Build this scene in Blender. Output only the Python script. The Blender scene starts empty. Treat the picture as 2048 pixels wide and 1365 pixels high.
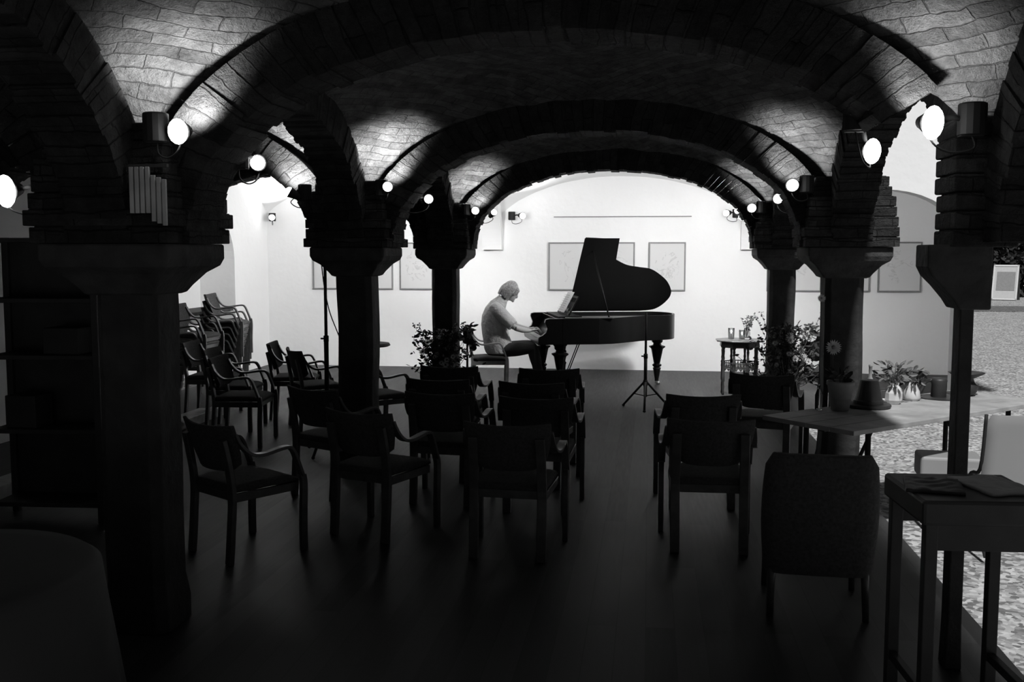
import bpy, math, random
from mathutils import Vector, Matrix, noise
random.seed(7)
C = bpy.context.scene.collection
S = bpy.context.scene
PI = math.pi
R = math.radians

# ------------------------------------------------------------------ camera
cd = bpy.data.cameras.new('camera'); cam = bpy.data.objects.new('camera', cd); C.objects.link(cam)
cam.location = (0, 0, 1.82)
cam.rotation_euler = (R(90 - 5.0945), 0, R(7.8615))
cd.lens = 35.0; cd.sensor_width = 36.0; cd.clip_end = 300; cd.clip_start = 0.05
S.camera = cam
# ------------------------------------------------------------------ world, sun, exposure
w = bpy.data.worlds.new('world'); S.world = w; w.use_nodes = True
bg = w.node_tree.nodes['Background']
bg.inputs[0].default_value = (0.8, 0.8, 0.8, 1); bg.inputs[1].default_value = 0.042
sd = bpy.data.lights.new('sun', 'SUN'); sun = bpy.data.objects.new('sun', sd); C.objects.link(sun)
sd.energy = 4.2; sd.angle = R(3)
sun.rotation_euler = Vector((0.05, -0.72, 1.0)).to_track_quat('Z', 'Y').to_euler()
S.view_settings.view_transform = 'Standard'; S.view_settings.look = 'None'
S.view_settings.gamma = 1; S.view_settings.exposure = 0.0; S.view_settings.use_curve_mapping = False

# ------------------------------------------------------------------ materials
def new_mat(name):
    m = bpy.data.materials.new(name); m.use_nodes = True
    nt = m.node_tree; return m, nt, nt.nodes, nt.links, nt.nodes['Principled BSDF']
def grey(v): return (v, v, v, 1)
def mat(name, v, rough=0.6, metal=0.0, var=0.0, scale=20, bump=0.0, coat=0.0, spec=0.5, bscale=None):
    m, nt, N, L, b = new_mat(name)
    b.inputs['Base Color'].default_value = grey(v); b.inputs['Roughness'].default_value = rough
    b.inputs['Metallic'].default_value = metal; b.inputs['Coat Weight'].default_value = coat
    b.inputs['Specular IOR Level'].default_value = spec
    tc = N.new('ShaderNodeTexCoord'); n = N.new('ShaderNodeTexNoise'); n.inputs['Scale'].default_value = scale
    n.inputs['Detail'].default_value = 6; L.new(tc.outputs['Object'], n.inputs['Vector'])
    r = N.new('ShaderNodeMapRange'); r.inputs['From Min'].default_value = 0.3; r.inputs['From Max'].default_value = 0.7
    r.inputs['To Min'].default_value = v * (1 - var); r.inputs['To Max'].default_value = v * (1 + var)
    L.new(n.outputs['Fac'], r.inputs['Value']); L.new(r.outputs[0], b.inputs['Base Color'])
    if bump:
        n2 = N.new('ShaderNodeTexNoise'); n2.inputs['Scale'].default_value = bscale or scale * 3; n2.inputs['Detail'].default_value = 5
        L.new(tc.outputs['Object'], n2.inputs['Vector'])
        bp = N.new('ShaderNodeBump'); bp.inputs['Strength'].default_value = 1; bp.inputs['Distance'].default_value = bump
        L.new(n2.outputs['Fac'], bp.inputs['Height']); L.new(bp.outputs[0], b.inputs['Normal'])
    return m
def emit(name, v, s):
    m, nt, N, L, b = new_mat(name)
    b.inputs['Base Color'].default_value = grey(v); b.inputs['Emission Color'].default_value = grey(1)
    b.inputs['Emission Strength'].default_value = s
    return m
def glass_mat(name, rough=0.02):
    m, nt, N, L, b = new_mat(name)
    b.inputs['Transmission Weight'].default_value = 1; b.inputs['Roughness'].default_value = rough
    b.inputs['IOR'].default_value = 1.06
    return m
def brick_mat(name, coord, lo=0.10, hi=0.17, rowh=0.075, bw=0.27, mort=0.085, bump=0.07):
    m, nt, N, L, b = new_mat(name)
    tc = N.new('ShaderNodeTexCoord')
    if coord == 'UV': vec = tc.outputs['UV']
    else:
        sp = N.new('ShaderNodeSeparateXYZ'); L.new(tc.outputs['Object'], sp.inputs[0])
        ad = N.new('ShaderNodeMath'); ad.operation = 'ADD'; L.new(sp.outputs[0], ad.inputs[0]); L.new(sp.outputs[1], ad.inputs[1])
        cb = N.new('ShaderNodeCombineXYZ'); L.new(ad.outputs[0], cb.inputs[0]); L.new(sp.outputs[2], cb.inputs[1])
        vec = cb.outputs[0]
    # wobble the courses a little
    wn = N.new('ShaderNodeTexNoise'); wn.inputs['Scale'].default_value = 3.2; wn.inputs['Detail'].default_value = 3
    L.new(tc.outputs['Object'], wn.inputs['Vector'])
    vs = N.new('ShaderNodeVectorMath'); vs.operation = 'SCALE'; vs.inputs['Scale'].default_value = 0.07
    L.new(wn.outputs['Color'], vs.inputs[0])
    wn2 = N.new('ShaderNodeTexNoise'); wn2.inputs['Scale'].default_value = 22; wn2.inputs['Detail'].default_value = 2
    L.new(tc.outputs['Object'], wn2.inputs['Vector'])
    vs2 = N.new('ShaderNodeVectorMath'); vs2.operation = 'SCALE'; vs2.inputs['Scale'].default_value = 0.014
    L.new(wn2.outputs['Color'], vs2.inputs[0])
    va = N.new('ShaderNodeVectorMath'); L.new(vec, va.inputs[0]); L.new(vs.outputs[0], va.inputs[1])
    va2 = N.new('ShaderNodeVectorMath'); L.new(va.outputs[0], va2.inputs[0]); L.new(vs2.outputs[0], va2.inputs[1])
    br = N.new('ShaderNodeTexBrick'); br.inputs['Scale'].default_value = 1
    br.inputs['Brick Width'].default_value = bw; br.inputs['Row Height'].default_value = rowh
    br.inputs['Mortar Size'].default_value = 0.0045; br.inputs['Mortar Smooth'].default_value = 0.6
    br.inputs['Color1'].default_value = grey(lo); br.inputs['Color2'].default_value = grey(hi); br.inputs['Mortar'].default_value = grey(mort)
    L.new(va2.outputs[0], br.inputs['Vector'])
    n = N.new('ShaderNodeTexNoise'); n.inputs['Scale'].default_value = 9; n.inputs['Detail'].default_value = 8; n.inputs['Roughness'].default_value = 0.7
    L.new(tc.outputs['Object'], n.inputs['Vector'])
    r = N.new('ShaderNodeMapRange'); r.inputs['From Min'].default_value = 0.3; r.inputs['From Max'].default_value = 0.7
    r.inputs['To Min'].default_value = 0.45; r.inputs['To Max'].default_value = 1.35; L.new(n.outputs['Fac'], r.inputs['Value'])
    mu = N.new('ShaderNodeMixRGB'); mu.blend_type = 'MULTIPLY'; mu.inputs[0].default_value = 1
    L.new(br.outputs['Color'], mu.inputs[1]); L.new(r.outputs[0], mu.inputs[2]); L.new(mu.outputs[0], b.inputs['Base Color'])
    b.inputs['Roughness'].default_value = 0.9; b.inputs['Specular IOR Level'].default_value = 0.2
    # relief: mortar grooves, per-brick height, chipped surface
    n3 = N.new('ShaderNodeTexNoise'); n3.inputs['Scale'].default_value = 26; n3.inputs['Detail'].default_value = 6; n3.inputs['Roughness'].default_value = 0.72
    L.new(tc.outputs['Object'], n3.inputs['Vector'])
    bwn = N.new('ShaderNodeRGBToBW'); L.new(br.outputs['Color'], bwn.inputs[0])
    h1 = N.new('ShaderNodeMath'); h1.operation = 'MULTIPLY_ADD'; h1.inputs[1].default_value = -0.55; L.new(br.outputs['Fac'], h1.inputs[0]); 
    h0 = N.new('ShaderNodeMath'); h0.operation = 'MULTIPLY_ADD'; h0.inputs[1].default_value = 0.75; L.new(n3.outputs['Fac'], h0.inputs[0]); L.new(bwn.outputs[0], h0.inputs[2])
    L.new(h0.outputs[0], h1.inputs[2])
    h2 = N.new('ShaderNodeMath'); h2.operation = 'MULTIPLY_ADD'; h2.inputs[1].default_value = 0.9; L.new(n.outputs['Fac'], h2.inputs[0]); L.new(h1.outputs[0], h2.inputs[2])
    bp = N.new('ShaderNodeBump'); bp.inputs['Strength'].default_value = 1; bp.inputs['Distance'].default_value = bump
    L.new(h2.outputs[0], bp.inputs['Height']); L.new(bp.outputs[0], b.inputs['Normal'])
    return m
def floor_mat():
    m, nt, N, L, b = new_mat('oak floor boards')
    tc = N.new('ShaderNodeTexCoord'); mp = N.new('ShaderNodeMapping'); mp.inputs['Rotation'].default_value = (0, 0, R(90))
    L.new(tc.outputs['Object'], mp.inputs['Vector'])
    br = N.new('ShaderNodeTexBrick'); br.inputs['Scale'].default_value = 1; br.inputs['Brick Width'].default_value = 1.9
    br.inputs['Row Height'].default_value = 0.14; br.inputs['Mortar Size'].default_value = 0.0025
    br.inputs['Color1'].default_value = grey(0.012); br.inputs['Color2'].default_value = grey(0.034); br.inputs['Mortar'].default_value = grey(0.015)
    L.new(mp.outputs[0], br.inputs['Vector'])
    mp2 = N.new('ShaderNodeMapping'); mp2.inputs['Scale'].default_value = (30, 2, 1); L.new(tc.outputs['Object'], mp2.inputs['Vector'])
    n = N.new('ShaderNodeTexNoise'); n.inputs['Scale'].default_value = 1.5; n.inputs['Detail'].default_value = 7; L.new(mp2.outputs[0], n.inputs['Vector'])
    r = N.new('ShaderNodeMapRange'); r.inputs['From Min'].default_value = 0.3; r.inputs['From Max'].default_value = 0.7
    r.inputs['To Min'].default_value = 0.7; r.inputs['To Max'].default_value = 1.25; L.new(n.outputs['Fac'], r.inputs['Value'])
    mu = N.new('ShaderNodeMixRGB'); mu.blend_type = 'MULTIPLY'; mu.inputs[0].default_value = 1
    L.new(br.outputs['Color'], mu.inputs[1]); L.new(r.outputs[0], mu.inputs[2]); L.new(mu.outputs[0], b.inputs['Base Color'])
    r2 = N.new('ShaderNodeMapRange'); r2.inputs['To Min'].default_value = 0.42; r2.inputs['To Max'].default_value = 0.62
    L.new(n.outputs['Fac'], r2.inputs['Value']); L.new(r2.outputs[0], b.inputs['Roughness'])
    b.inputs['Specular IOR Level'].default_value = 0.28
    bp = N.new('ShaderNodeBump'); bp.inputs['Strength'].default_value = 0.6; bp.inputs['Distance'].default_value = 0.002
    L.new(mu.outputs[0], bp.inputs['Height']); L.new(bp.outputs[0], b.inputs['Normal'])
    return m
def gravel_mat(name='pale gravel', a=0.12, c=0.52):
    m, nt, N, L, b = new_mat(name)
    tc = N.new('ShaderNodeTexCoord')
    v = N.new('ShaderNodeTexVoronoi'); v.inputs['Scale'].default_value = 34; L.new(tc.outputs['Object'], v.inputs['Vector'])
    n = N.new('ShaderNodeTexNoise'); n.inputs['Scale'].default_value = 5; n.inputs['Detail'].default_value = 8; n.inputs['Roughness'].default_value = 0.75
    L.new(tc.outputs['Object'], n.inputs['Vector'])
    bwn = N.new('ShaderNodeRGBToBW'); L.new(v.outputs['Color'], bwn.inputs[0])
    ad = N.new('ShaderNodeMath'); ad.operation = 'MULTIPLY'; L.new(bwn.outputs[0], ad.inputs[0]); L.new(n.outputs['Fac'], ad.inputs[1])
    r = N.new('ShaderNodeMapRange'); r.inputs['From Min'].default_value = 0.1; r.inputs['From Max'].default_value = 0.42
    r.inputs['To Min'].default_value = a; r.inputs['To Max'].default_value = c
    L.new(ad.outputs[0], r.inputs['Value']); L.new(r.outputs[0], b.inputs['Base Color']); b.inputs['Roughness'].default_value = 0.95
    bp = N.new('ShaderNodeBump'); bp.inputs['Strength'].default_value = 1; bp.inputs['Distance'].default_value = 0.02
    L.new(ad.outputs[0], bp.inputs['Height']); L.new(bp.outputs[0], b.inputs['Normal'])
    return m
def drawing_mat(name, seed):
    m, nt, N, L, b = new_mat(name)
    tc = N.new('ShaderNodeTexCoord'); mp = N.new('ShaderNodeMapping'); mp.inputs['Location'].default_value = (seed * 3.1, seed * 1.7, seed)
    L.new(tc.outputs['Object'], mp.inputs['Vector'])
    wv = N.new('ShaderNodeTexNoise'); wv.inputs['Scale'].default_value = 4.5; wv.inputs['Detail'].default_value = 3; wv.inputs['Distortion'].default_value = 1.5
    L.new(mp.outputs[0], wv.inputs['Vector'])
    cr = N.new('ShaderNodeValToRGB'); e = cr.color_ramp.elements
    e[0].position = 0.52; e[0].color = grey(0.66); e[1].position = 0.58; e[1].color = grey(0.66)
    k = cr.color_ramp.elements.new(0.55); k.color = grey(0.52)
    # only in the middle of the sheet
    gr = N.new('ShaderNodeTexGradient'); gr.gradient_type = 'SPHERICAL'
    m2 = N.new('ShaderNodeMapping'); m2.inputs['Scale'].default_value = (4, 4, 3); L.new(tc.outputs['Object'], m2.inputs['Vector']); L.new(m2.outputs[0], gr.inputs['Vector'])
    rr = N.new('ShaderNodeMath'); rr.operation = 'GREATER_THAN'; rr.inputs[1].default_value = 0.25; L.new(gr.outputs['Fac'], rr.inputs[0])
    mx = N.new('ShaderNodeMixRGB'); mx.inputs[1].default_value = grey(0.66); L.new(rr.outputs[0], mx.inputs[0]); L.new(cr.outputs[0], mx.inputs[2])
    L.new(wv.outputs['Fac'], cr.inputs[0]); L.new(mx.outputs[0], b.inputs['Base Color']); b.inputs['Roughness'].default_value = 0.7
    return m

M = dict(
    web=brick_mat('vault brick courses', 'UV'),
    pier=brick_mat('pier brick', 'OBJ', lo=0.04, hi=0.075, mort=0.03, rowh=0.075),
    rib=brick_mat('shaded arch brick', 'UV', lo=0.03, hi=0.055, mort=0.025, rowh=0.075, bw=0.4),  # darker than the web brick: shade of the arches put into the colour
    stone=mat('dark capstone', 0.04, 0.85, var=0.4, scale=8, bump=0.01),
    shaft=mat('dark stone shaft', 0.03, 0.8, var=0.5, scale=5, bump=0.012, bscale=14),
    plaster=mat('white plaster', 0.86, 0.9, var=0.015, scale=1.5, bump=0.004, bscale=9),
    plaster_dim=mat('shaded plaster', 0.2, 0.9, var=0.12, scale=2, bump=0.006, bscale=9),  # same wall plaster, with the unlit near part's shade put into its colour
    floor=floor_mat(), gravel=gravel_mat(), gravel_dark=gravel_mat('trodden gravel path', 0.05, 0.2),
    wood=mat('dark beech', 0.075, 0.35, var=0.3, scale=14, bump=0.0006, spec=0.5),
    wood_light=mat('waxed beech', 0.36, 0.4, var=0.2, scale=14, spec=0.5),
    fabric=mat('charcoal upholstery', 0.06, 0.95, var=0.3, scale=60, bump=0.002, bscale=300),
    lacquer=mat('black piano lacquer', 0.004, 0.28, coat=0.0, spec=0.15),
    lacquer_dull=mat('satin black lacquer', 0.005, 0.5, spec=0.1),
    brass=mat('worn brass', 0.55, 0.3, metal=1), steel=mat('steel', 0.5, 0.35, metal=1),
    iron=mat('black metal', 0.014, 0.75, spec=0.4), frame_wood=mat('grey picture frame', 0.22, 0.5, var=0.1),
    ivory=mat('ivory keys', 0.75, 0.3), ebony=mat('ebony keys', 0.01, 0.3),
    paper=mat('paper', 0.8, 0.8), felt=mat('felt', 0.25, 0.9), ink=mat('printed ink', 0.03, 0.7),
    gold=mat('bronzed iron plate', 0.4, 0.4, metal=0.7),
    skin=mat('skin', 0.42, 0.55, var=0.06), hair=mat('fair hair', 0.30, 0.5, var=0.45, scale=50, bump=0.006, bscale=60),
    shirt=mat('light shirt cotton', 0.5, 0.9, var=0.05, bump=0.03, bscale=14), trousers=mat('dark trousers', 0.04, 0.9, bump=0.01, bscale=14),
    shoe=mat('shoe leather', 0.02, 0.4), leaf=mat('leaf green', 0.05, 0.5, var=0.4, scale=30), leaf2=mat('pale leaf', 0.12, 0.6, var=0.3),
    petal=mat('pale petals', 0.55, 0.7), petal_dark=mat('deep petals', 0.2, 0.7), stem=mat('stems', 0.06, 0.7),
    table=mat('weathered table boards', 0.36, 0.6, var=0.25, scale=6, bump=0.002), terracotta=mat('pot clay', 0.3, 0.8, var=0.15, scale=12, bump=0.002),
    terracotta_dark=mat('dark pot glaze', 0.03, 0.5), ceramic=mat('cream ceramic', 0.6, 0.4, var=0.05), glass=glass_mat('clear glass'),
    canvas=mat('pale chair shell', 0.26, 0.5, var=0.03, scale=3), cloth=mat('folded cloth', 0.5, 0.9, var=0.15, scale=4, bump=0.01, bscale=12),
    bark=mat('bark', 0.05, 0.9, var=0.4, bump=0.02), foliage=mat('tree leaves', 0.035, 0.8, var=0.6, scale=2, spec=0.15),
    bulb=emit('lamp glow', 1, 14), wax=mat('candle wax', 0.75, 0.5), flame=emit('candle flame', 1, 12),
    dark_ply=mat('dark stained board', 0.035, 0.6, var=0.3, scale=6), kerb=mat('kerb stone', 0.3, 0.9, var=0.2),
    board=mat('sign board', 0.45, 0.6, var=0.05), reflection_slats=mat('pale slats', 0.45, 0.7, var=0.3, scale=6),
)

# ------------------------------------------------------------------ mesh helpers
class MB:
    def __init__(s): s.v = []; s.f = []; s.uv = {}
    def add(s, vs, fs):
        o = len(s.v); s.v += [tuple(p) for p in vs]; s.f += [tuple(i + o for i in f) for f in fs]; return o
    def box(s, c, d, rot=None, taper=1.0):
        hx, hy, hz = d[0] / 2, d[1] / 2, d[2] / 2
        vs = []
        for z in (-hz, hz):
            k = 1.0 if z < 0 else taper
            for x, y in ((-hx, -hy), (hx, -hy), (hx, hy), (-hx, hy)):
                p = Vector((x * k, y * k, z))
                if rot is not None: p = rot @ p
                vs.append((p.x + c[0], p.y + c[1], p.z + c[2]))
        s.add(vs, [(0, 3, 2, 1), (4, 5, 6, 7), (0, 1, 5, 4), (1, 2, 6, 5), (2, 3, 7, 6), (3, 0, 4, 7)]); return s
    def rings(s, rs, cap=True, closed=False):
        n = len(rs[0]); o = len(s.v)
        for r in rs: s.v += [tuple(p) for p in r]
        m = len(rs)
        for i in range(m if closed else m - 1):
            a = o + i * n; b = o + ((i + 1) % m) * n
            for j in range(n): s.f.append((a + j, a + (j + 1) % n, b + (j + 1) % n, b + j))
        if cap and not closed:
            s.f.append(tuple(o + j for j in reversed(range(n)))); s.f.append(tuple(o + (m - 1) * n + j for j in range(n)))
        return s
    def tube(s, path, r, n=8, cap=True, flat=None):
        P = [Vector(p) for p in path]; rs = []
        up = Vector((0, 0, 1)); prev = None
        for i, p in enumerate(P):
            t = (P[min(i + 1, len(P) - 1)] - P[max(i - 1, 0)]).normalized()
            if prev is None:
                a = up if abs(t.z) < 0.9 else Vector((1, 0, 0)); u = t.cross(a).normalized()
            else:
                u = (prev - t * prev.dot(t)); u = u.normalized() if u.length > 1e-6 else t.orthogonal().normalized()
            prev = u; v = t.cross(u)
            rr = r[i] if isinstance(r, (list, tuple)) else r
            if isinstance(rr, (list, tuple)): ra, rb = rr
            else: ra = rb = rr
            rs.append([p + u * math.cos(k / n * 2 * PI) * ra + v * math.sin(k / n * 2 * PI) * rb for k in range(n)])
        s.rings(rs, cap); return s
    def ribbon(s, path, side, w, t):
        """flat bar swept along a path; side = unit vector across its width"""
        P = [Vector(p) for p in path]; sd_ = Vector(side).normalized(); rs = []
        for i, p in enumerate(P):
            tg = (P[min(i + 1, len(P) - 1)] - P[max(i - 1, 0)]).normalized(); nn = tg.cross(sd_).normalized()
            ww = w[i] if isinstance(w, (list, tuple)) else w; tt = t[i] if isinstance(t, (list, tuple)) else t
            rs.append([p + sd_ * ww / 2 + nn * tt / 2, p - sd_ * ww / 2 + nn * tt / 2, p - sd_ * ww / 2 - nn * tt / 2, p + sd_ * ww / 2 - nn * tt / 2])
        s.rings(rs); return s
    def lathe(s, prof, c=(0, 0, 0), n=20, sides=None, rot=0):
        n = sides or n
        rs = [[(c[0] + r * math.cos(k / n * 2 * PI + rot), c[1] + r * math.sin(k / n * 2 * PI + rot), c[2] + z) for k in range(n)] for r, z in prof]
        s.rings(rs); return s
    def ell(s, c, r, n=14, m=10, rot=None):
        rs = []
        for i in range(m + 1):
            a = -PI / 2 + PI * i / m; k = max(math.cos(a), 0.02)
            ring = []
            for j in range(n):
                p = Vector((r[0] * k * math.cos(j / n * 2 * PI), r[1] * k * math.sin(j / n * 2 * PI), r[2] * math.sin(a)))
                if rot is not None: p = rot @ p
                ring.append((p.x + c[0], p.y + c[1], p.z + c[2]))
            rs.append(ring)
        s.rings(rs); return s
    def prism(s, pts, z0, z1):
        n = len(pts)
        s.add([(x, y, z0) for x, y in pts] + [(x, y, z1) for x, y in pts],
              [tuple(reversed(range(n))), tuple(range(n, 2 * n))] + [(i, (i + 1) % n, n + (i + 1) % n, n + i) for i in range(n)]); return s
    def plate(s, pts, thick):
        """closed polygon of 3D points given a thickness vector"""
        n = len(pts); th = Vector(thick)
        s.add([Vector(p) for p in pts] + [Vector(p) + th for p in pts],
              [tuple(reversed(range(n))), tuple(range(n, 2 * n))] + [(i, (i + 1) % n, n + (i + 1) % n, n + i) for i in range(n)]); return s
    def leaf(s, p, d, L, W, fold=0.15):
        d = Vector(d).normalized(); q = d.orthogonal().normalized()
        q = (Matrix.Rotation(random.uniform(0, 2 * PI), 3, d) @ q).normalized(); nn = d.cross(q); p = Vector(p)
        s.add([p, p + d * L * .35 + q * W * .5 + nn * W * fold, p + d * L * .75 + q * W * .38 + nn * W * fold, p + d * L, p + d * L * .75 - q * W * .38 + nn * W * fold, p + d * L * .35 - q * W * .5 + nn * W * fold],
              [(0, 1, 2, 3), (0, 3, 4, 5)]); return s
    def build(s, name, m, parent=None, smooth=False, bevel=0, label=None, uvs=None, seg=2, sub=0, solid=0, remesh=0, smoothit=0):
        me = bpy.data.meshes.new(name); me.from_pydata([tuple(map(float, p)) for p in s.v], [], s.f); me.update()
        o = bpy.data.objects.new(name, me); C.objects.link(o)
        if m: me.materials.append(m)
        if smooth: me.polygons.foreach_set('use_smooth', [True] * len(me.polygons))
        if uvs:
            lay = me.uv_layers.new(name='uv')
            for l in me.loops: lay.data[l.index].uv = uvs[l.vertex_index]
        if bevel:
            b = o.modifiers.new('bevel', 'BEVEL'); b.width = bevel; b.segments = seg; b.limit_method = 'ANGLE'; b.angle_limit = R(35); b.harden_normals = False
        if remesh:
            b = o.modifiers.new('fuse', 'REMESH'); b.mode = 'VOXEL'; b.voxel_size = remesh; b.use_smooth_shade = True
        if smoothit:
            b = o.modifiers.new('smooth', 'SMOOTH'); b.iterations = smoothit; b.factor = 0.5
        if sub:
            b = o.modifiers.new('sub', 'SUBSURF'); b.levels = sub; b.render_levels = sub
        if solid:
            b = o.modifiers.new('solid', 'SOLIDIFY'); b.thickness = solid; b.offset = 0
        if parent: o.parent = parent
        if label: o['label'] = label
        return o
def tag(o, label, cat, group=None, kind=None):
    if label: o['label'] = label
    if cat: o['category'] = cat
    if group: o['group'] = group
    if kind: o['kind'] = kind
    return o
def struct(o): o['kind'] = 'structure'; return o
def thing(name, label, cat, loc=(0, 0, 0), rz=0.0, group=None):
    o = bpy.data.objects.new(name, None); C.objects.link(o); o.location = loc; o.rotation_euler = (0, 0, rz); o.empty_display_size = 0.1
    return tag(o, label, cat, group)
def dup(root, loc, rot, label, group=None):
    r = root.copy(); C.objects.link(r); r.location = loc; r.rotation_euler = rot if isinstance(rot, tuple) else (0, 0, rot)
    r['label'] = label
    if group: r['group'] = group
    for ch in list(root.children):
        c = ch.copy(); C.objects.link(c); c.parent = r
        for g in list(ch.children):
            d = g.copy(); C.objects.link(d); d.parent = c
    return r
def smooth_path(P, n=6):
    """Catmull-Rom through points"""
    P = [Vector(p) for p in P]; out = []
    for i in range(len(P) - 1):
        a, b, c, d = P[max(i - 1, 0)], P[i], P[i + 1], P[min(i + 2, len(P) - 1)]
        for k in range(n):
            t = k / n
            out.append(0.5 * ((2 * b) + (c - a) * t + (2 * a - 5 * b + 4 * c - d) * t * t + (3 * b - 3 * c + d - a) * t ** 3))
    out.append(P[-1]); return out
def jit(a): return random.uniform(-a, a)

# ------------------------------------------------------------------ the vaulted hall
XL, XR = -2.43, 1.50                 # the two rows of pillars
YN, YM, YB, YW = 4.48, 8.12, 11.80, 15.46
Y0 = YN - 3.64
XW = -6.12                           # left wall
ZI = 1.86; RISE = 0.91; HALF = 0.345

def web_z(u, v, e, zs):
    t = max(2 - u * u - v * v, 0)
    g = math.sqrt(t) if t <= 1 else 1 + 0.5 * (t - 1) - 0.22 * (t - 1) ** 2
    return zs + e * g
def web(x0, x1, y0, y1, m, e=1.0, zs=1.93, n=56, rough=0.012):
    mb = MB(); uv = []
    cx_, cy_ = (x0 + x1) / 2, (y0 + y1) / 2; a, b = (x1 - x0) / 2, (y1 - y0) / 2
    for j in range(n + 1):
        for i in range(n + 1):
            u = math.sin((-1 + 2 * i / n) * PI / 2 * 0.999); v = math.sin((-1 + 2 * j / n) * PI / 2 * 0.999)
            x, y = cx_ + a * u, cy_ + b * v; z = web_z(u, v, e, zs)
            z += rough * noise.noise(Vector((x * 4, y * 4, 1.3))) * 2 + rough * noise.noise(Vector((x * 13, y * 13, 4)))
            mb.v.append((x, y, z))
            # courses laid square to the diagonals
            du, dv = (1 - abs(u)) * a, (1 - abs(v)) * b
            r = (du + dv) / math.sqrt(2)
            s = 0
            st = 12                      # arc length along the diagonal from the corner
            pr_ = None
            for k in range(st + 1):
                q = k / st; uu = 1 - (1 - abs(u)) * q; vv = 1 - (1 - abs(v)) * q
                cur = (((1 - uu) * a + (1 - vv) * b) / math.sqrt(2), web_z(uu, vv, e, zs))
                if pr_: s += math.hypot(cur[0] - pr_[0], cur[1] - pr_[1])
                pr_ = cur
            uv.append((((du - dv) / math.sqrt(2)) * (1 if u * v > 0 else 1) + 10 + x0, s))
    for j in range(n):
        for i in range(n):
            p = j * (n + 1) + i; mb.f.append((p, p + n + 1, p + n + 2, p + 1))
    return struct(mb.build('ceiling', m, smooth=True, uvs=uv))
def rib(p0, p1, m, name, width=0.34, depth=0.17, rise=RISE, zi=ZI, jitter=0.012, nv=64, half=HALF, stop=1.0):
    """arch of brick voussoirs springing between two pillars"""
    p0 = Vector(p0); p1 = Vector(p1); d = (p1 - p0); Ls = d.length; d.normalize(); q = Vector((-d.y, d.x, 0)); c = (p0 + p1) / 2
    A = Ls / 2 - half; mb = MB(); uv = []; s = 0; last = None
    def pt(th, off):
        ex = 2 / 2.15
        cs, sn = math.cos(th), math.sin(th)
        x = (A + off) * math.copysign(abs(cs) ** ex, cs); z = zi + (rise + off) * abs(sn) ** ex
        return c + d * x + Vector((0, 0, z))
    for k in range(int(nv * stop)):
        t0 = PI - PI * k / nv; t1 = PI - PI * (k + 0.985) / nv
        ji = jit(jitter); jw = jit(jitter * 0.6); jq = jit(jitter * .5)
        a0, a1 = pt(t0, ji), pt(t1, ji + jit(jitter * .3)); b0, b1 = pt(t0, depth + 0.08), pt(t1, depth + 0.08)
        wv = q * (width / 2 + jw); sh = q * jq
        vs = [a0 - wv + sh, a0 + wv + sh, b0 + wv, b0 - wv, a1 - wv + sh, a1 + wv + sh, b1 + wv, b1 - wv]
        mb.add([Vector((v.x, v.y, v.z)) for v in vs], [(0, 1, 2, 3), (7, 6, 5, 4), (0, 4, 5, 1), (1, 5, 6, 2), (2, 6, 7, 3), (3, 7, 4, 0)])
        if last is not None: s += (pt(t0, 0) - last).length
        last = pt(t0, 0); ds = (pt(t1, 0) - last).length
        for st_, (uu, vv) in zip((s,) * 4 + (s + ds,) * 4, ((-.17, 0), (.17, 0), (.35, 0), (-.35, 0)) * 2): uv.append((uu + 5, st_ + vv))
    return struct(mb.build(name, m, uvs=uv))

# vault webs over the brick bays and the plastered end bays
xr = [XW - 0.15, XL, XR]; yr = [Y0, YN, YM, YB]
for j in range(3):
    for i in range(2):
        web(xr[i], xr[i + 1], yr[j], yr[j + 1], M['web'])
for i in range(2): web(xr[i], xr[i + 1], YB, YW + 0.1, M['plaster'], n=48, rough=0.004)
# transverse and longitudinal arches
tn = 1
for j, y in enumerate((YN, YM, YB)):
    for i in range(2):
        x0 = xr[i] if i else XW - 0.1
        rib((x0, y, 0), (xr[i + 1], y, 0), M['rib'], 'trim_%d' % tn, width=0.34 if j < 2 else 0.30, half=HALF, stop=0.835 if (i, j) == (1, 0) else 1.0); tn += 1  # nearest arch cut short on the right to open the bright reflected-sky shape
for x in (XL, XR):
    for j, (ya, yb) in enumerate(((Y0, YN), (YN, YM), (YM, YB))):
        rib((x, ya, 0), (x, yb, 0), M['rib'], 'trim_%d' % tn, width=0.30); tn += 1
rib((XL, YB, 0), (XL, YW + .2, 0), M['plaster'], 'trim_%d' % tn, width=0.3, jitter=0, depth=.1, rise=1.0); tn += 1
rib((XR, YB, 0), (XR, YW + .2, 0), M['plaster'], 'trim_%d' % tn, width=0.3, jitter=0, depth=.1, rise=1.0); tn += 1
# unseen slab added above the vaults to block sky and sun
mb = MB(); mb.box(((XW - .4 + 1.64) / 2, (0.5 + YW + .3) / 2, 3.75), (1.64 - XW + .4, YW - .2, 0.3)); struct(mb.build('ceiling', M['dark_ply']))

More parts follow.
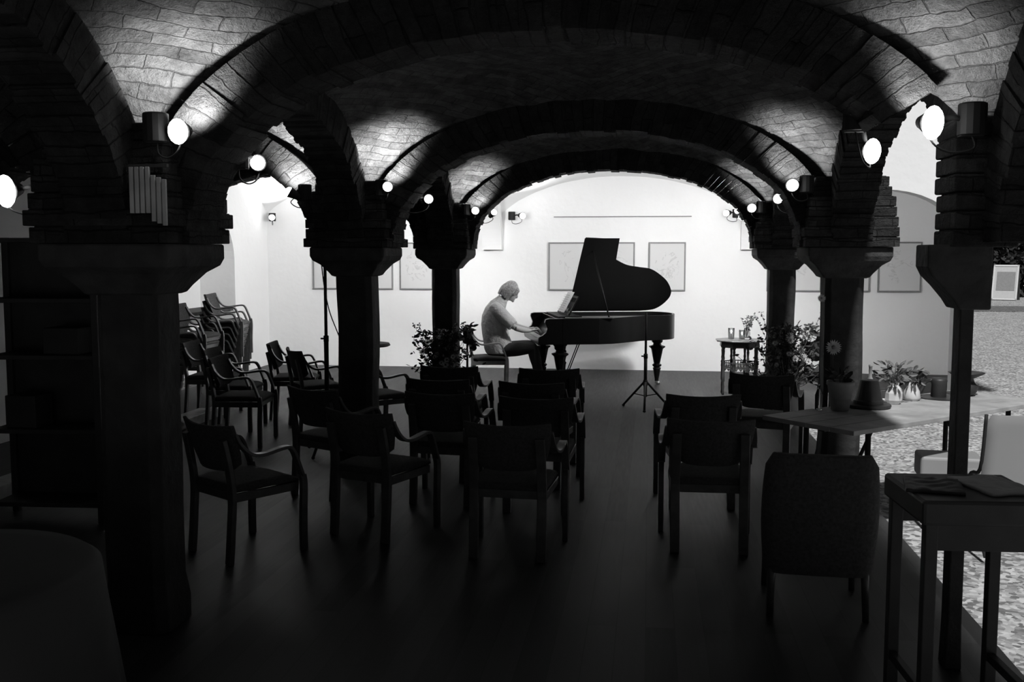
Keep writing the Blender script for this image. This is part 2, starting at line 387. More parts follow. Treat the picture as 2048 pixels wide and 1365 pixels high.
# pillars
def pillar(x, y, label, w=0.29, slim=False):
    t = thing('brick_pillar', label, 'pillar', (x, y, 0), 0, None)
    # slightly crooked chamfered stone shaft
    rs = []
    for k in range(15):
        z = 1.64 * k / 14; ww = w / 2 * (1.02 + 0.05 * noise.noise(Vector((x * 3, y, z * 2.2))) + (0.12 if z < 0.12 else 0))
        dx = 0.014 * noise.noise(Vector((x, y * 3, z * 1.7 + 5))); c = ww * 0.28
        rs.append([(px + dx, py, z) for px, py in ((-ww + c, -ww), (ww - c, -ww), (ww, -ww + c), (ww, ww - c), (ww - c, ww), (-ww + c, ww), (-ww, ww - c), (-ww, -ww + c))])
    m = MB(); m.rings(rs); m.build('shaft', M['shaft'], t, smooth=False, bevel=0.006)
    m = MB(); prof = [(w / 2 + .005, 1.62), (w / 2 + .03, 1.63), (w / 2 + .05, 1.66), (w / 2 + .10, 1.72), (w / 2 + .15, 1.755), (w / 2 + .165, 1.79), (w / 2 + .165, 1.86)]
    m.rings([[(-h, -h, z), (h, -h, z), (h, h, z), (-h, h, z)] for h, z in prof]); m.build('capital', M['stone'], t, bevel=0.012)
    m = MB()
    z = 1.86; k = 0
    while z < 2.36:
        h = 0.335 + jit(0.014) - 0.16 * max(0, z - 1.95)
        m.box((jit(.006), jit(.006), z + .037), (2 * h, 2 * h, 0.07)); m.box((0, 0, z + .0725), (2 * h - .03, 2 * h - .03, 0.01)); z += 0.076; k += 1
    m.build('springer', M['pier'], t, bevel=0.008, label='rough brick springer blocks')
    return t
pillar(XL, YN, 'dark stone pillar with brick springer at far left, nearest one')
pillar(XL, YM, 'dark pillar behind the thin microphone stand on the left')
pillar(XL, YB, 'dark pillar with the daisy bouquet at its foot, behind the pianist')
pillar(XR, YB, 'dark pillar with broad leaved bouquet at its foot, right of the carved table')
pillar(XR, YM, 'dark pillar rising behind the long table of pots')
# slender pier at the yard side of the nearest arch
t = thing('end_pier', 'slender dark pier between pale wall and open yard on the right', 'pillar', (1.333, YN, 0))
m = MB(); m.rings([[(-w_, -.05, z), (w_, -.05, z), (w_, .05, z), (-w_, .05, z)] for w_, z in ((.036, 0), (.03, .2), (.028, 1.6), (.034, 1.64))]); m.build('shaft', M['shaft'], t, bevel=.006)
m = MB(); m.rings([[(-w_, -.1, z), (.08, -.1, z), (.08, .1, z), (-w_, .1, z)] for w_, z in ((.045, 1.58), (.07, 1.62), (.12, 1.68), (.16, 1.72), (.18, 1.76), (.18, 1.852))]); m.build('capital', M['stone'], t, bevel=.008)
m = MB(); z = 1.84
while z < 2.34:
    x1 = 0.16 + max(0, z - 1.9) * 0.3; x0 = -0.095 + jit(.006); m.box(((x0 + x1) / 2, 0, z + .037), (x1 - x0, .3, .07)); m.box(((x0 + x1) / 2, 0, z + .07), (x1 - x0 - .03, .27, .02)); z += .076
m.build('springer', M['pier'], t, bevel=.008)

# ------------------------------------------------------------------ walls and floor
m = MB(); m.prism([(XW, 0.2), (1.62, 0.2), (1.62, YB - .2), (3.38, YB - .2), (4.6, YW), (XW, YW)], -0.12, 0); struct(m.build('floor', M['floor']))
m = MB(); m.box(((XW - 1 + 4.7) / 2, YW + .15, 1.9), (4.7 - XW + 1, .3, 3.8)); struct(m.build('wall_back', M['plaster']))
# left wall with a deep arched recess
def arch_pts(y0, y1, zs, zt, n=24):
    c = (y0 + y1) / 2; a = (y1 - y0) / 2
    return [(c + a * math.cos(PI * k / n), zs + (zt - zs) * math.sin(PI * k / n)) for k in range(n + 1)]
def wall_with_arch(x, depth, ya, yb, zt_, y0, y1, zs, zt, m_, name, inner):
    mb = MB(); ap = arch_pts(y0, y1, zs, zt)             # from y1 to y0 over the top
    n = len(ap)
    mb.add([(x, ya, 0), (x, y0, 0), (x, y0, zt_), (x, ya, zt_)], [(0, 1, 2, 3)]); mb.add([(x, y1, 0), (x, yb, 0), (x, yb, zt_), (x, y1, zt_)], [(0, 1, 2, 3)])
    for k in range(n - 1):
        (ya_, za), (yb_, zb) = ap[k], ap[k + 1]
        mb.add([(x, ya_, za), (x, yb_, zb), (x, yb_, zt_), (x, ya_, zt_)], [(3, 2, 1, 0)])
    full = [(y1, 0)] + ap + [(y0, 0)]
    for k in range(len(full) - 1):
        a, b = full[k], full[k + 1]
        mb.add([(x, a[0], a[1]), (x, b[0], b[1]), (x - depth, b[0], b[1]), (x - depth, a[0], a[1])], [(0, 1, 2, 3)])
    mb.add([(x - depth, p[0], p[1]) for p in full], [tuple(range(len(full)))])
    return struct(mb.build(name, m_))
wall_with_arch(XW, 0.55, 7.0, YW + .01, 3.6, 11.1, 14.15, 1.72, 2.62, M['plaster'], 'wall_left', None)
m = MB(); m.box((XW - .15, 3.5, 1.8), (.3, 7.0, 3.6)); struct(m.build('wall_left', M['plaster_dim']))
m = MB(); m.box((XW - .27, 12.62, 0.98), (.5, 3.0, .05)); struct(m.build('trim_%d' % tn, M['stone'], bevel=.008)); tn += 1
# end wing on the yard side: skewed end wall, arch and added bright outer wall above it, standing in for reflected sky
m = MB(); m.prism([(3.40, YB - .1), (3.52, YB - .1), (4.70, YW + .3), (4.58, YW + .3)], 0, 5.6); struct(m.build('wall_right', M['plaster']))
m = MB(); ap = []
cxx, aa = (XR + 3.46) / 2 + .1, (3.46 - XR) / 2 - .1
n = 20; pts = [(cxx + aa * math.cos(PI * k / n), 1.9 + .62 * math.sin(PI * k / n)) for k in range(n + 1)]
for k in range(n):
    a, b = pts[k], pts[k + 1]
    m.add([(a[0], YB - .12, a[1]), (b[0], YB - .12, b[1]), (b[0], YB - .12, 5.6), (a[0], YB - .12, 5.6)], [(0, 1, 2, 3)])
    m.add([(a[0], YB + .12, a[1]), (b[0], YB + .12, b[1]), (b[0], YB + .12, 5.6), (a[0], YB + .12, 5.6)], [(3, 2, 1, 0)])
    m.add([(a[0], YB - .12, a[1]), (b[0], YB - .12, b[1]), (b[0], YB + .12, b[1]), (a[0], YB + .12, a[1])], [(3, 2, 1, 0)])
m.box((XR + .1, YB, 3.75), (.4, .24, 3.7)); m.box((3.46, YB, 2.8), (.12, .24, 5.6))
struct(m.build('wall_front', M['plaster']))
m = MB(); m.box((3.1, (YB + YW) / 2 + .1, 3.0), (3.4, YW - YB + .1, .12)); struct(m.build('ceiling', M['plaster']))
# fine hanging rail on the end wall
m = MB(); m.tube([(-1.48, YW - .012, 2.365), (0.62, YW - .012, 2.365)], .008, 6); struct(m.build('trim_%d' % tn, M['frame_wood'])); tn += 1
# low plinth on the left side floor
m = MB(); m.box((-4.78, 8.4, .05), (.12, 4.4, .1)); m.box((-4.95, 8.4, .03), (.2, 4.4, .06)); struct(m.build('trim_%d' % tn, M['wood_light'], bevel=.006)); tn += 1

# ------------------------------------------------------------------ yard
m = MB(); m.box((24, 24, -.09), (90, 90, .1)); y_ = m.build('ground', M['gravel']); struct(y_)
m = MB(); m.box((16, 34.5, -.03), (30, 3.2, .03)); struct(m.build('path', M['gravel_dark']))
m = MB(); m.box((16, 41.5, -.02), (30, .3, .12)); struct(m.build('kerb', M['kerb']))
def tree(x, y, h, r, label):
    t = thing('tree', label, 'tree', (x, y, -.04), 0)
    m = MB(); m.tube([(0, 0, 0), (.1, 0, h * .3), (0, .1, h * .6), (.1, 0, h * .8)], [.35, .28, .2, .08], 10); m.build('trunk', M['bark'], t, smooth=True)
    m = MB()
    for k in range(9000):
        d = Vector((random.gauss(0, 1), random.gauss(0, 1), random.gauss(0, 1))).normalized(); q = random.uniform(.55, 1) * (1 + .22 * noise.noise(d * 2.3 + Vector((x, y, 0))))
        p = Vector((d.x * r * q, d.y * r * q, h * .52 + d.z * h * .5 * q)); m.leaf(p, (d.x + jit(.8), d.y + jit(.8), d.z * .4 + jit(.8)), .42, .3)
    m.build('crown', M['foliage'], t)
tree(14.6, 50.5, 17, 5.0, 'tall dark tree behind the sign board in the yard')
t = thing('hedge', 'low dark hedge running behind the sign board', 'hedge', (14, 44.3, 0)); m = MB()
for k in range(9000): m.leaf((jit(9), jit(.8), random.uniform(0, 2.6)), (jit(1), -abs(jit(1)), jit(1)), .3, .22)
m.build('foliage', M['foliage'], t)

# ------------------------------------------------------------------ spot lamps on the piers
def lamp(label, mount, bulb, aim, power, size=.042, blend=.6, cone=125, group=None, cable=True, face=None, stretch=1.0, soft=.03):
    """mount: point on the masonry; bulb: centre of the glowing bulb; aim: direction of the beam"""
    mt, bl, am = Vector(mount), Vector(bulb), Vector(aim).normalized()
    t = thing('spotlight', label, 'lamp', mt, 0, group)
    b = bl - mt; ax = Vector(face if face else (0.12, -1, -.15)).normalized()
    rot = ax.to_track_quat('Z', 'Y').to_matrix()
    m = MB(); m.box((0, 0, 0), (.09, .05, .13)); m.lathe([(.055, -.06), (.055, .06), (.05, .065)], (0, -.01, 0), 14); m.build('wall_bracket', M['iron'], t, bevel=.004)
    m = MB(); e = b - ax * size * 1.6; m.tube([(0, 0, 0), b * .5 + Vector((0, 0, .015)), e], .011, 8); m.build('arm', M['iron'], t, smooth=True)
    m = MB(); rs = []
    for q, r in ((-2.4, .35), (-2.2, .6), (-1.0, .85), (-.2, 1.05), (.05, 1.1), (.05, .98), (-.2, .94)):
        rs.append([b + ax * q * size + rot @ Vector((math.cos(k / 16 * 2 * PI) * r * size, math.sin(k / 16 * 2 * PI) * r * size, 0)) for k in range(16)])
    m.rings(rs); m.build('shade', M['iron'], t, smooth=True)
    m = MB(); m.ell(b + ax * size * .25, (size * .92, size * .92 * stretch, size * .7), 16, 10, rot); m.build('bulb', M['bulb'], t, smooth=True)
    if cable:
        m = MB(); m.tube(smooth_path([(0, 0, -.05), (0.01, -.01, -.11), b * .5 + Vector((0, 0, -.12)), b * .95 + Vector((0, 0, -.08)), e], 6), .004, 6); m.build('cable', M['iron'], t, smooth=True)
    ld = bpy.data.lights.new('beam', 'SPOT'); ld.energy = power; ld.spot_size = R(cone); ld.spot_blend = blend; ld.shadow_soft_size = soft
    lo = bpy.data.objects.new('beam', ld); C.objects.link(lo); lo.parent = t
    lo.location = b + Vector((math.copysign(.05, -am.x), .06, .03) if mt.y < 12 and am.z > .5 and am.y > 0 else (0, -.06, .05)) + am * .03; lo.rotation_euler = am.to_track_quat('-Z', 'Y').to_euler()
    return t
lamp('large glowing spotlight on the nearest left pillar, lighting the big brick corner', (-2.14, 4.16, 2.36), (-2.02, 4.12, 2.34), (-0.5, .62, 1), 36, .046, cone=140, stretch=1.3)
lamp('spotlight behind the nearest left arch, facing the left aisle corner', (-2.0, 4.70, 2.29), (-1.94, 4.80, 2.265), (-.35, .55, 1), 14, .04)
lamp('spotlight cut by the left edge of the photo', (-2.80, 4.42, 2.12), (-3.03, 4.40, 2.11), (-.5, -.3, 1), 4, .05, stretch=1.7)
lamp('spotlight in its black bracket on the pillar behind the microphone stand, nave side', (-2.12, 7.80, 2.33), (-2.05, 7.70, 2.335), (-0.5, .62, 1), 58, .04)
lamp('lone round spotlight just right of the left middle pillar', (-2.08, 8.42, 2.28), (-1.90, 8.50, 2.28), (.3, .5, 1), 6, .04)
lamp('spotlight on a short arm at the left flank of the pillar behind the microphone stand', (-2.76, 7.80, 2.30), (-2.86, 7.72, 2.30), (.5, .62, 1), 70, .04, cone=140, face=(-.8, -.3, .5))
lamp('spotlight on the pillar behind the pianist, lighting the brick above', (-2.12, 11.46, 2.31), (-2.0, 11.40, 2.30), (-0.5, .62, 1), 42, .045)
lamp('small spotlight with looped cable, right of the one on the pillar behind the pianist', (-2.05, 12.0, 2.29), (-1.89, 12.05, 2.30), (.35, .6, 1), 120, .04, cone=150, face=(.6, -.6, .5))
lamp('spotlight on the white end wall left of the piano lid', (-2.12, YW - .12, 2.38), (-1.94, YW - .26, 2.375), (.3, -.5, 1), 22, .05, face=(.5, -.8, -.1))
lamp('spotlight on the white end wall right of the piano lid', (1.27, YW - .12, 2.40), (1.12, YW - .26, 2.40), (-.3, -.5, 1), 22, .05, face=(-.5, -.8, -.1))
lamp('small spotlight between end wall lamp and the right rear pillar lamp', (1.14, 12.0, 2.30), (1.02, 12.05, 2.305), (-.3, .75, -.7), 570, .04, cone=140, blend=1, soft=.12, face=(-.4, -.6, .5))
lamp('spotlight on the rear pillar above the carved table', (1.22, 11.46, 2.32), (1.11, 11.38, 2.31), (0.5, .62, 1), 26, .05)
lamp('smaller of the two spotlights side by side on the right middle pillar', (1.15, 8.42, 2.26), (1.035, 8.47, 2.26), (-.3, .5, 1), 5, .042)
lamp('larger of the two spotlights side by side on the right middle pillar', (1.16, 7.80, 2.33), (1.045, 7.72, 2.32), (0.5, .62, 1), 34, .048)
lamp('spotlight on dark masonry left of the bright tall opening', (0.90, 4.68, 2.42), (0.995, 4.78, 2.28), (-.3, .5, 1), 5, .042, stretch=1.5)
lamp('spotlight glowing in front of the bright tall opening', (1.25, 4.20, 2.34), (1.085, 4.14, 2.325), (0.5, .62, 1), 20, .045, stretch=1.6)
lamp('spotlight in the white left aisle corner beneath the vault', (-5.98, YW - .12, 2.38), (-5.93, YW - .27, 2.37), (.1, -.1, 1), 45, .05, face=(.3, -.9, -.1))
lamp('added fill spotlight unseen behind the pillar behind the pianist, washing the left part of the end wall', (-2.55, 12.05, 2.30), (-2.62, 12.20, 2.28), (-.6, .8, -.4), 520, .04, cone=140, blend=.9, soft=.1, face=(-.6, .8, 0), cable=False)  # added lamp, out of sight, to brighten the left end wall
lamp('added fill spotlight unseen behind the right rear pillar, washing the right part of the end wall', (1.55, 12.05, 2.30), (1.62, 12.20, 2.28), (.3, .9, -.35), 230, .04, cone=140, blend=.9, soft=.1, face=(.4, .8, 0), cable=False)  # second added lamp, unseen, lifting the right end wall

# ------------------------------------------------------------------ stacking armchairs
def make_chair(label, mw, mf, tint=''):
    t = thing('armchair', label, 'chair', (0, 0, 0), 0, 'beech armchairs in the hall')
    m = MB(); rs = []          # upholstered seat pad
    for k in range(9):
        y = -.215 + .45 * k / 8; q = k / 8
        hw = .225 + .012 * math.sin(q * PI); zt = .462 + .012 * math.sin(q * PI) - (.02 if k == 8 else 0); zb = .415
        ring = []
        for a in range(20):
            an = a / 20 * 2 * PI; cx_, sz = math.cos(an), math.sin(an)
            ring.append((hw * math.copysign(abs(cx_) ** .28, cx_), y, (zt + zb) / 2 + (zt - zb) / 2 * math.copysign(abs(sz) ** .5, sz)))
        rs.append(ring)
    m.rings(rs); m.build('seat', mf, t, smooth=True, bevel=.006)
    m = MB()
    m.box((0, .205, .392), (.44, .022, .05)); m.box((0, -.205, .392), (.41, .022, .05))
    for s_ in (-1, 1): m.box((s_ * .222, 0, .392), (.022, .42, .05))
    m.build('seat_frame', mw, t, bevel=.003)
    m = MB(); nx, nz = 12, 8; grid = []      # curved upholstered backrest with swept wings
    for side in (1, -1):
        for j in range(nz + 1):
            for i in range(nx + 1):
                u = -1 + 2 * i / nx; q = j / nz
                wz = .262 - .045 * (1 - q) ** 2.2
                x = u * wz; z0 = .535 + .05 * abs(u) ** 5; z1 = .815 + .014 * abs(u) ** 2
                z = z0 + (z1 - z0) * q
                y = -.225 - .075 * q + .055 * u * u + side * .013
                grid.append((x, y, z))
    m.v += grid; W_ = nx + 1; O = W_ * (nz + 1)
    for j in range(nz):
        for i in range(nx):
            a = j * W_ + i; m.f.append((a + 1, a, a + W_, a + W_ + 1)); m.f.append((O + a, O + a + 1, O + a + W_ + 1, O + a + W_))
    for i in range(nx):
        m.f.append((i, i + 1, O + i + 1, O + i)); a = nz * W_ + i; m.f.append((a + 1, a, O + a, O + a + 1))
    for j in range(nz):
        a = j * W_; m.f.append((a + W_, a, O + a, O + a + W_)); a = j * W_ + nx; m.f.append((a, a + W_, O + a + W_, O + a))
    m.build('backrest', mf, t, smooth=True, bevel=.006)
    for s_ in (-1, 1):
        m = MB(); m.ribbon(smooth_path([(s_ * .205, -.25, 0), (s_ * .205, -.232, .22), (s_ * .205, -.222, .42), (s_ * .203, -.245, .60), (s_ * .20, -.275, .74)], 4), (1, 0, 0), .056, .03); m.build('leg', mw, t, bevel=.004)
        # armrest bends down into the front leg
        m = MB(); m.ribbon(smooth_path([(s_ * .276, .225, 0), (s_ * .276, .225, .2), (s_ * .276, .232, .40), (s_ * .276, .222, .47)], 4), (1, 0, 0), .034, .042); m.build('leg', mw, t, bevel=.004)
        m = MB(); m.ribbon(smooth_path([(s_ * .276, .222, .46), (s_ * .276, .185, .56), (s_ * .276, .15, .635), (s_ * .276, .10, .655), (s_ * .276, -.06, .635), (s_ * .262, -.135, .65), (s_ * .255, -.195, .71), (s_ * .247, -.225, .775)], 5), (1, 0, 0),
                            .05, .02); m.build('armrest', mw, t, bevel=.004)
    return t
ch0 = make_chair('dark armchair nearest the camera in the front left corner, turned to the right', M['wood'], M['fabric'])
# (x, y, facing in degrees: 0 = towards the piano, -90 = to the right), label
chairs = [
 (-2.44, 5.72, -34, None),
 (-1.72, 6.25, -22, 'dark armchair second from the left in the nearest row, arm pointing to the aisle'),
 (-0.80, 5.95, -4, 'dark armchair in the middle of the nearest row, left of the aisle'),
 (-2.34, 7.22, -28, 'dark armchair directly in front of the tripod microphone stand base'),
 (-1.45, 7.15, -6, 'dark armchair behind the second one of the nearest row, broad back slightly turned'),
 (-1.63, 7.90, -5, 'dark armchair half hidden, back showing just above the broad slightly turned one'),
 (-1.72, 8.78, -4, 'dark armchair of the foremost row at the foot of the daisy bouquet'),
 (-0.86, 8.72, 3, 'dark armchair of the foremost row just below the pianist and piano legs'),
 (-0.86, 7.80, -8, 'dark armchair behind the foremost one under the piano legs, at the aisle'),
 (-0.76, 7.02, -2, 'dark armchair in the third row at the aisle, right of the broad backed one'),
 (0.36, 7.3, 6, 'dark armchair right of the aisle with its left arm catching light'),
 (0.37, 6.25, 1, 'dark armchair right of the aisle in the nearest row, square to the camera'),
 (0.98, 8.55, -14, 'dark armchair in front of the broad leaved bouquet, right front'),
 (-3.88, 10.55, -78, 'dark armchair seen sideways, leftmost of the three before the left white wall'),
 (-3.42, 9.95, -55, 'dark armchair turned half right, between the sideways one and the pillar'),
 (-2.60, 9.35, -46, 'dark armchair mostly behind the middle left pillar, arm poking out to the right'),
 (-3.85, 9.05, -84, 'armchair turned right, frontmost of the row along the left wall'),
 (-4.25, 9.78, -84, 'armchair turned right, second in the row along the left wall'),
 (-4.85, 10.55, -84, 'armchair turned right, farthest in the row along the left wall'),
]
for i, (x, y, a, lb) in enumerate(chairs):
    if i == 0: ch0.location = (x, y, 0); ch0.rotation_euler = (0, 0, R(a)); continue
    dup(ch0, (x, y, 0), R(a), lb)
ordn = ['bottom', 'second', 'third', 'fourth', 'fifth', 'sixth']
for (x, y, n, a, which) in ((-5.70, 11.75, 5, -88, 'left stack before the alcove'), (-5.72, 12.75, 6, -80, 'taller right stack before the alcove')):
    for k in range(n):
        lb = ('top' if k == n - 1 else ordn[k] + (' from the floor' if k else '')) + ' armchair of the ' + which
        dup(ch0, (x + .022 * k, y, .088 * k), R(a), lb, 'armchairs stacked at the left wall')
pc = make_chair('light wood armchair the pianist sits on', M['wood_light'], M['fabric'])
pc.location = (-2.08, 12.86, 0); pc.rotation_euler = (0, 0, R(-90 + 10)); pc.scale = (1, 1, 1)
if 'group' in pc: del pc['group']

t = thing('upholstered_chair', 'very dark chair with a tall solid back, right of the aisle before the long table', 'chair', (0.86, 5.22, 0), R(-3))
m = MB(); rs = []
for k in range(11):
    q = k / 10; z = .22 + .62 * q; w_ = .262 + .02 * math.sin(q * PI) - (.03 if k == 10 else 0); y = -.22 - .09 * q
    rs.append([(w_ * math.copysign(abs(math.cos(a)) ** .3, math.cos(a)), y + .035 * math.copysign(abs(math.sin(a)) ** .6, math.sin(a)) + .05 * math.cos(a) ** 2, z) for a in [i / 24 * 2 * PI for i in range(24)]])
m.rings(rs); m.build('backrest', M['fabric'], t, smooth=True, bevel=.008)
m = MB(); m.box((0, .02, .40), (.50, .48, .12)); m.build('seat', M['fabric'], t, bevel=.03, seg=3)
for sx in (-1, 1):
    for sy, a in ((-.2, -.04), (.22, .02)): m = MB(); m.tube([(sx * .23, sy + a, 0), (sx * .22, sy, .36)], [.016, .022], 8); m.build('leg', M['wood'], t, smooth=True)

# ------------------------------------------------------------------ grand piano
PH = R(14.5)
pn = thing('grand_piano', 'black grand piano with raised lid and turned legs on the lit stage', 'piano', (-1.38, 12.42, 0), PH)
LP = 2.02; WP = 1.42
def pol_outline(n=12, inset=0.0, x0=0.0):
    """plan outline: near treble side is the curved one, far bass side is straight; a = length, w = width"""
    P = [(x0, inset)]
    P += [(0.78, inset)]
    curve = smooth_path([(0.78, inset, 0), (1.0, .07 + inset, 0), (1.25, .27 + inset, 0), (1.46, .43 + inset, 0), (1.66, .50 + inset, 0), (1.85, .58 + inset, 0), (1.97 - inset, .76, 0), (LP - inset, 1.0, 0), (1.97 - inset, 1.24, 0), (1.82, 1.39 - inset, 0), (1.6, WP - inset, 0)], n)
    P += [(p.x, p.y) for p in curve[1:]]
    P += [(x0, WP - inset)]
    return P
m = MB(); out = pol_outline(x0=.30); inn = pol_outline(inset=.035, x0=.335)
n = len(out)
m.add([(x, y, .655) for x, y in out] + [(x, y, .985) for x, y in out] + [(x, y, .985) for x, y in inn] + [(x, y, .90) for x, y in inn],
      [tuple(reversed(range(n)))] + [(i, (i + 1) % n, n + (i + 1) % n, n + i) for i in range(n)] + [(n + i, n + (i + 1) % n, 2 * n + (i + 1) % n, 2 * n + i) for i in range(n)] +
      [(2 * n + i, 2 * n + (i + 1) % n, 3 * n + (i + 1) % n, 3 * n + i) for i in range(n)])
m.build('rim', M['lacquer'], pn, bevel=.004)
m = MB(); m.prism(inn, .86, .905); m.build('iron_frame', M['gold'], pn)
m = MB()
for k in range(46):
    q = k / 46; m.tube([(.36, .09 + 1.22 * q, .93), (.9 + .95 * min(1, q * 1.25), .12 + 1.2 * q, .93)], .0022, 4)
m.build('strings', M['steel'], pn)
# cheeks with scrolled fronts
def cheek(w0, w1):
    prof = [(.32, .655), (.32, .985), (.14, .985), (.095, .975), (.085, .94), (.10, .90), (.115, .86), (.10, .81), (.06, .775), (.015, .755), (0, .735), (0, .68), (.01, .655)]
    P = [(a, z) for a, z in prof]
    m = MB(); k = len(P)
    m.add([(a, w0, z) for a, z in P] + [(a, w1, z) for a, z in P], [tuple(range(k)), tuple(reversed(range(k, 2 * k)))] + [((i + 1) % k, i, k + i, k + (i + 1) % k) for i in range(k)])
    return m
cheek(0, .075).build('cheek', M['lacquer'], pn, bevel=.006); cheek(WP - .075, WP).build('cheek', M['lacquer'], pn, bevel=.006)
m = MB(); m.box((.16, WP / 2, .672), (.32, WP - .1, .04)); m.box((.012, WP / 2, .70), (.025, WP - .12, .05)); m.build('keybed', M['lacquer'], pn, bevel=.004)
for k in range(52):
    x = .09 + (WP - .18) * (k + .5) / 52
    mk = MB(); mk.box((.10, x, .728), (.155, (WP - .18) / 52 - .0016, .02)); mk.build('white_key', M['ivory'], pn)
pat = [1, 1, 0, 1, 1, 1, 0]
for k in range(51):
    if pat[(k + 5) % 7]:
        x = .09 + (WP - .18) * (k + 1) / 52; mk = MB(); mk.box((.135, x, .743), (.095, .011, .016)); mk.build('black_key', M['ebony'], pn)
m = MB(); m.rings([[(a, .078, z), (a + .012, .078, z + .004), (a + .012, WP - .078, z + .004), (a, WP - .078, z)] for a, z in ((.185, .745), (.20, .80), (.235, .85), (.27, .90), (.265, .95), (.25, .975))]); m.build('fallboard', M['lacquer'], pn, bevel=.002)
# music desk, leaning back, with fretwork
m = MB(); rt = Matrix.Rotation(R(28), 3, 'Y')
m.box((.44, WP / 2, .99), (.30, 1.05, .02))
for w_ in (.30, 1.12): m.box((.50, w_, 1.12), (.018, .03, .27), rt)
m.box((.565, WP / 2, 1.235), (.016, .84, .03), rt); m.box((.44, WP / 2, 1.02), (.018, .84, .03), rt)
for k in range(18):
    w_ = .33 + .76 * k / 17; m.box((.50, w_, 1.12), (.01, .012, .23), rt @ Matrix.Rotation(R(20 * (-1) ** k), 3, 'X'))
m.build('music_desk', M['lacquer_dull'], pn)
# lid: front flap folded back, raised on the prop
LT = R(44)
lid_out = [(.66, 0), (1.12, 0)] + [(p.x, p.y) for p in smooth_path([(1.14, .40, 0), (1.30, .50, 0), (1.48, .545, 0), (1.64, .58, 0), (1.78, .68, 0), (1.93, .84, 0), (LP + .01, 1.06, 0), (1.99, 1.24, 0), (1.86, 1.39, 0), (1.65, WP + .01, 0)], 8)] + [(.62, WP + .01)]
def lidp(a, w, h=0.0):
    d = WP - w; return (a, WP - d * math.cos(LT) + h * math.sin(LT) * -1, 1.0 + d * math.sin(LT) + h * math.cos(LT))
m = MB(); k = len(lid_out)
m.add([lidp(a, w) for a, w in lid_out] + [lidp(a, w, .022) for a, w in lid_out], [tuple(range(k)), tuple(reversed(range(k, 2 * k)))] + [((i + 1) % k, i, k + i, k + (i + 1) % k) for i in range(k)])
lid = m.build('lid', M['lacquer_dull'], pn, bevel=.003)
m = MB(); m.add([lidp(.67, .01, .024), lidp(1.0, .03, .024), lidp(.98, WP, .024), lidp(.64, WP, .024), lidp(.67, .01, .046), lidp(1.0, .03, .046), lidp(.98, WP, .046), lidp(.64, WP, .046)], [(0, 1, 2, 3), (7, 6, 5, 4), (0, 4, 5, 1), (1, 5, 6, 2), (2, 6, 7, 3), (3, 7, 4, 0)])
m.build('front_flap', M['lacquer_dull'], lid, bevel=.003)
m = MB(); m.tube([(.92, .04, .97), Vector(lidp(.80, .22)) ], .011, 8); m.build('lid_prop', M['lacquer_dull'], pn, smooth=True)
m = MB(); m.box((.66, .03, .992), (.62, .06, .012)); m.build('rail', M['brass'], pn, bevel=.002)
# turned legs
prof = [(.045, .05), (.03, .07), (.036, .10), (.058, .26), (.062, .285), (.04, .30), (.07, .315), (.072, .33), (.048, .345), (.085, .50), (.10, .535), (.105, .55), (.06, .565), (.055, .585), (.085, .60), (.10, .62), (.10, .66)]
def pleg(a, w):
    m = MB(); m.lathe([(.03, .045), (.028, .07), (.05, .20), (.058, .225), (.04, .24), (.062, .255), (.066, .272), (.042, .29), (.047, .31), (.082, .49), (.09, .50), (.112, .515), (.112, .532), (.06, .545), (.052, .57), (.072, .585), (.078, .60), (.078, .62), (.095, .64), (.095, .66)], (a, w, 0), sides=8, rot=PI / 8)
    l = m.build('leg', M['lacquer'], pn, bevel=.003)
    c = MB(); c.lathe([(.012, .015), (.03, .02), (.026, .05), (.018, .08), (.02, .1)], (a, w, 0), 12); c.lathe([(.005, 0), (.025, .004), (.028, .02), (.02, .04)], (a + .02, w, 0), 12); c.build('caster', M['brass'], l, smooth=True)
pleg(.30, .14); pleg(.24, 1.26); pleg(1.80, 1.0)
# pedal lyre
m = MB(); m.box((.43, WP / 2, .63), (.16, .36, .05)); m.box((.43, WP / 2, .14), (.16, .34, .07))
for s_ in (-1, 1): m.lathe([(.022, .17), (.022, .2), (.034, .22), (.02, .25), (.028, .34), (.036, .36), (.022, .38), (.028, .48), (.036, .51), (.02, .54), (.026, .61)], (.43, WP / 2 + s_ * .10, 0), 12); m.tube([(.47, WP / 2 + s_ * .06, .15), (.66, WP / 2 + s_ * .06, .64)], .008, 6)
ly = m.build('pedal_lyre', M['lacquer_dull'], pn, bevel=.003)
for s_ in (-1, 1): m = MB(); m.tube([(.37, WP / 2 + s_ * .05, .10), (.29, WP / 2 + s_ * .05, .085), (.25, WP / 2 + s_ * .05, .08)], [(.012, .006)] * 2 + [(.022, .006)], 8); m.build('pedal', M['brass'], ly, smooth=True)
# open music book on the desk: a thing of its own
sm = thing('sheet_music', 'open white sheet music standing on the piano music desk', 'sheet music', (-1.38, 12.42, 0), PH)
rt = Matrix.Rotation(R(28), 3, 'Y')
for s_, yy in ((-1, .60), (1, .83)):
    m = MB(); rs = []
    for k in range(7):
        w_ = yy + (k - 3) / 3 * .112; b_ = .012 * math.sin(k / 6 * PI)
        base = Vector((.405 - b_, w_, 1.035)); top = base + rt @ Vector((0, 0, .30))
        nn = Vector((.004, 0, 0)); rs.append([base, top, top + nn, base + nn])
    m.rings(rs); m.build('page', M['paper'], sm)
    m = MB()
    for r_ in range(8):
        for q_ in range(3):
            p = Vector((.397, yy, 1.06 + 0)) + rt @ Vector((-.006, 0, .03 * r_ + .006 * q_)); m.box(p, (.001, .19, .0012), rt)
    m.build('stave', M['ink'], sm)

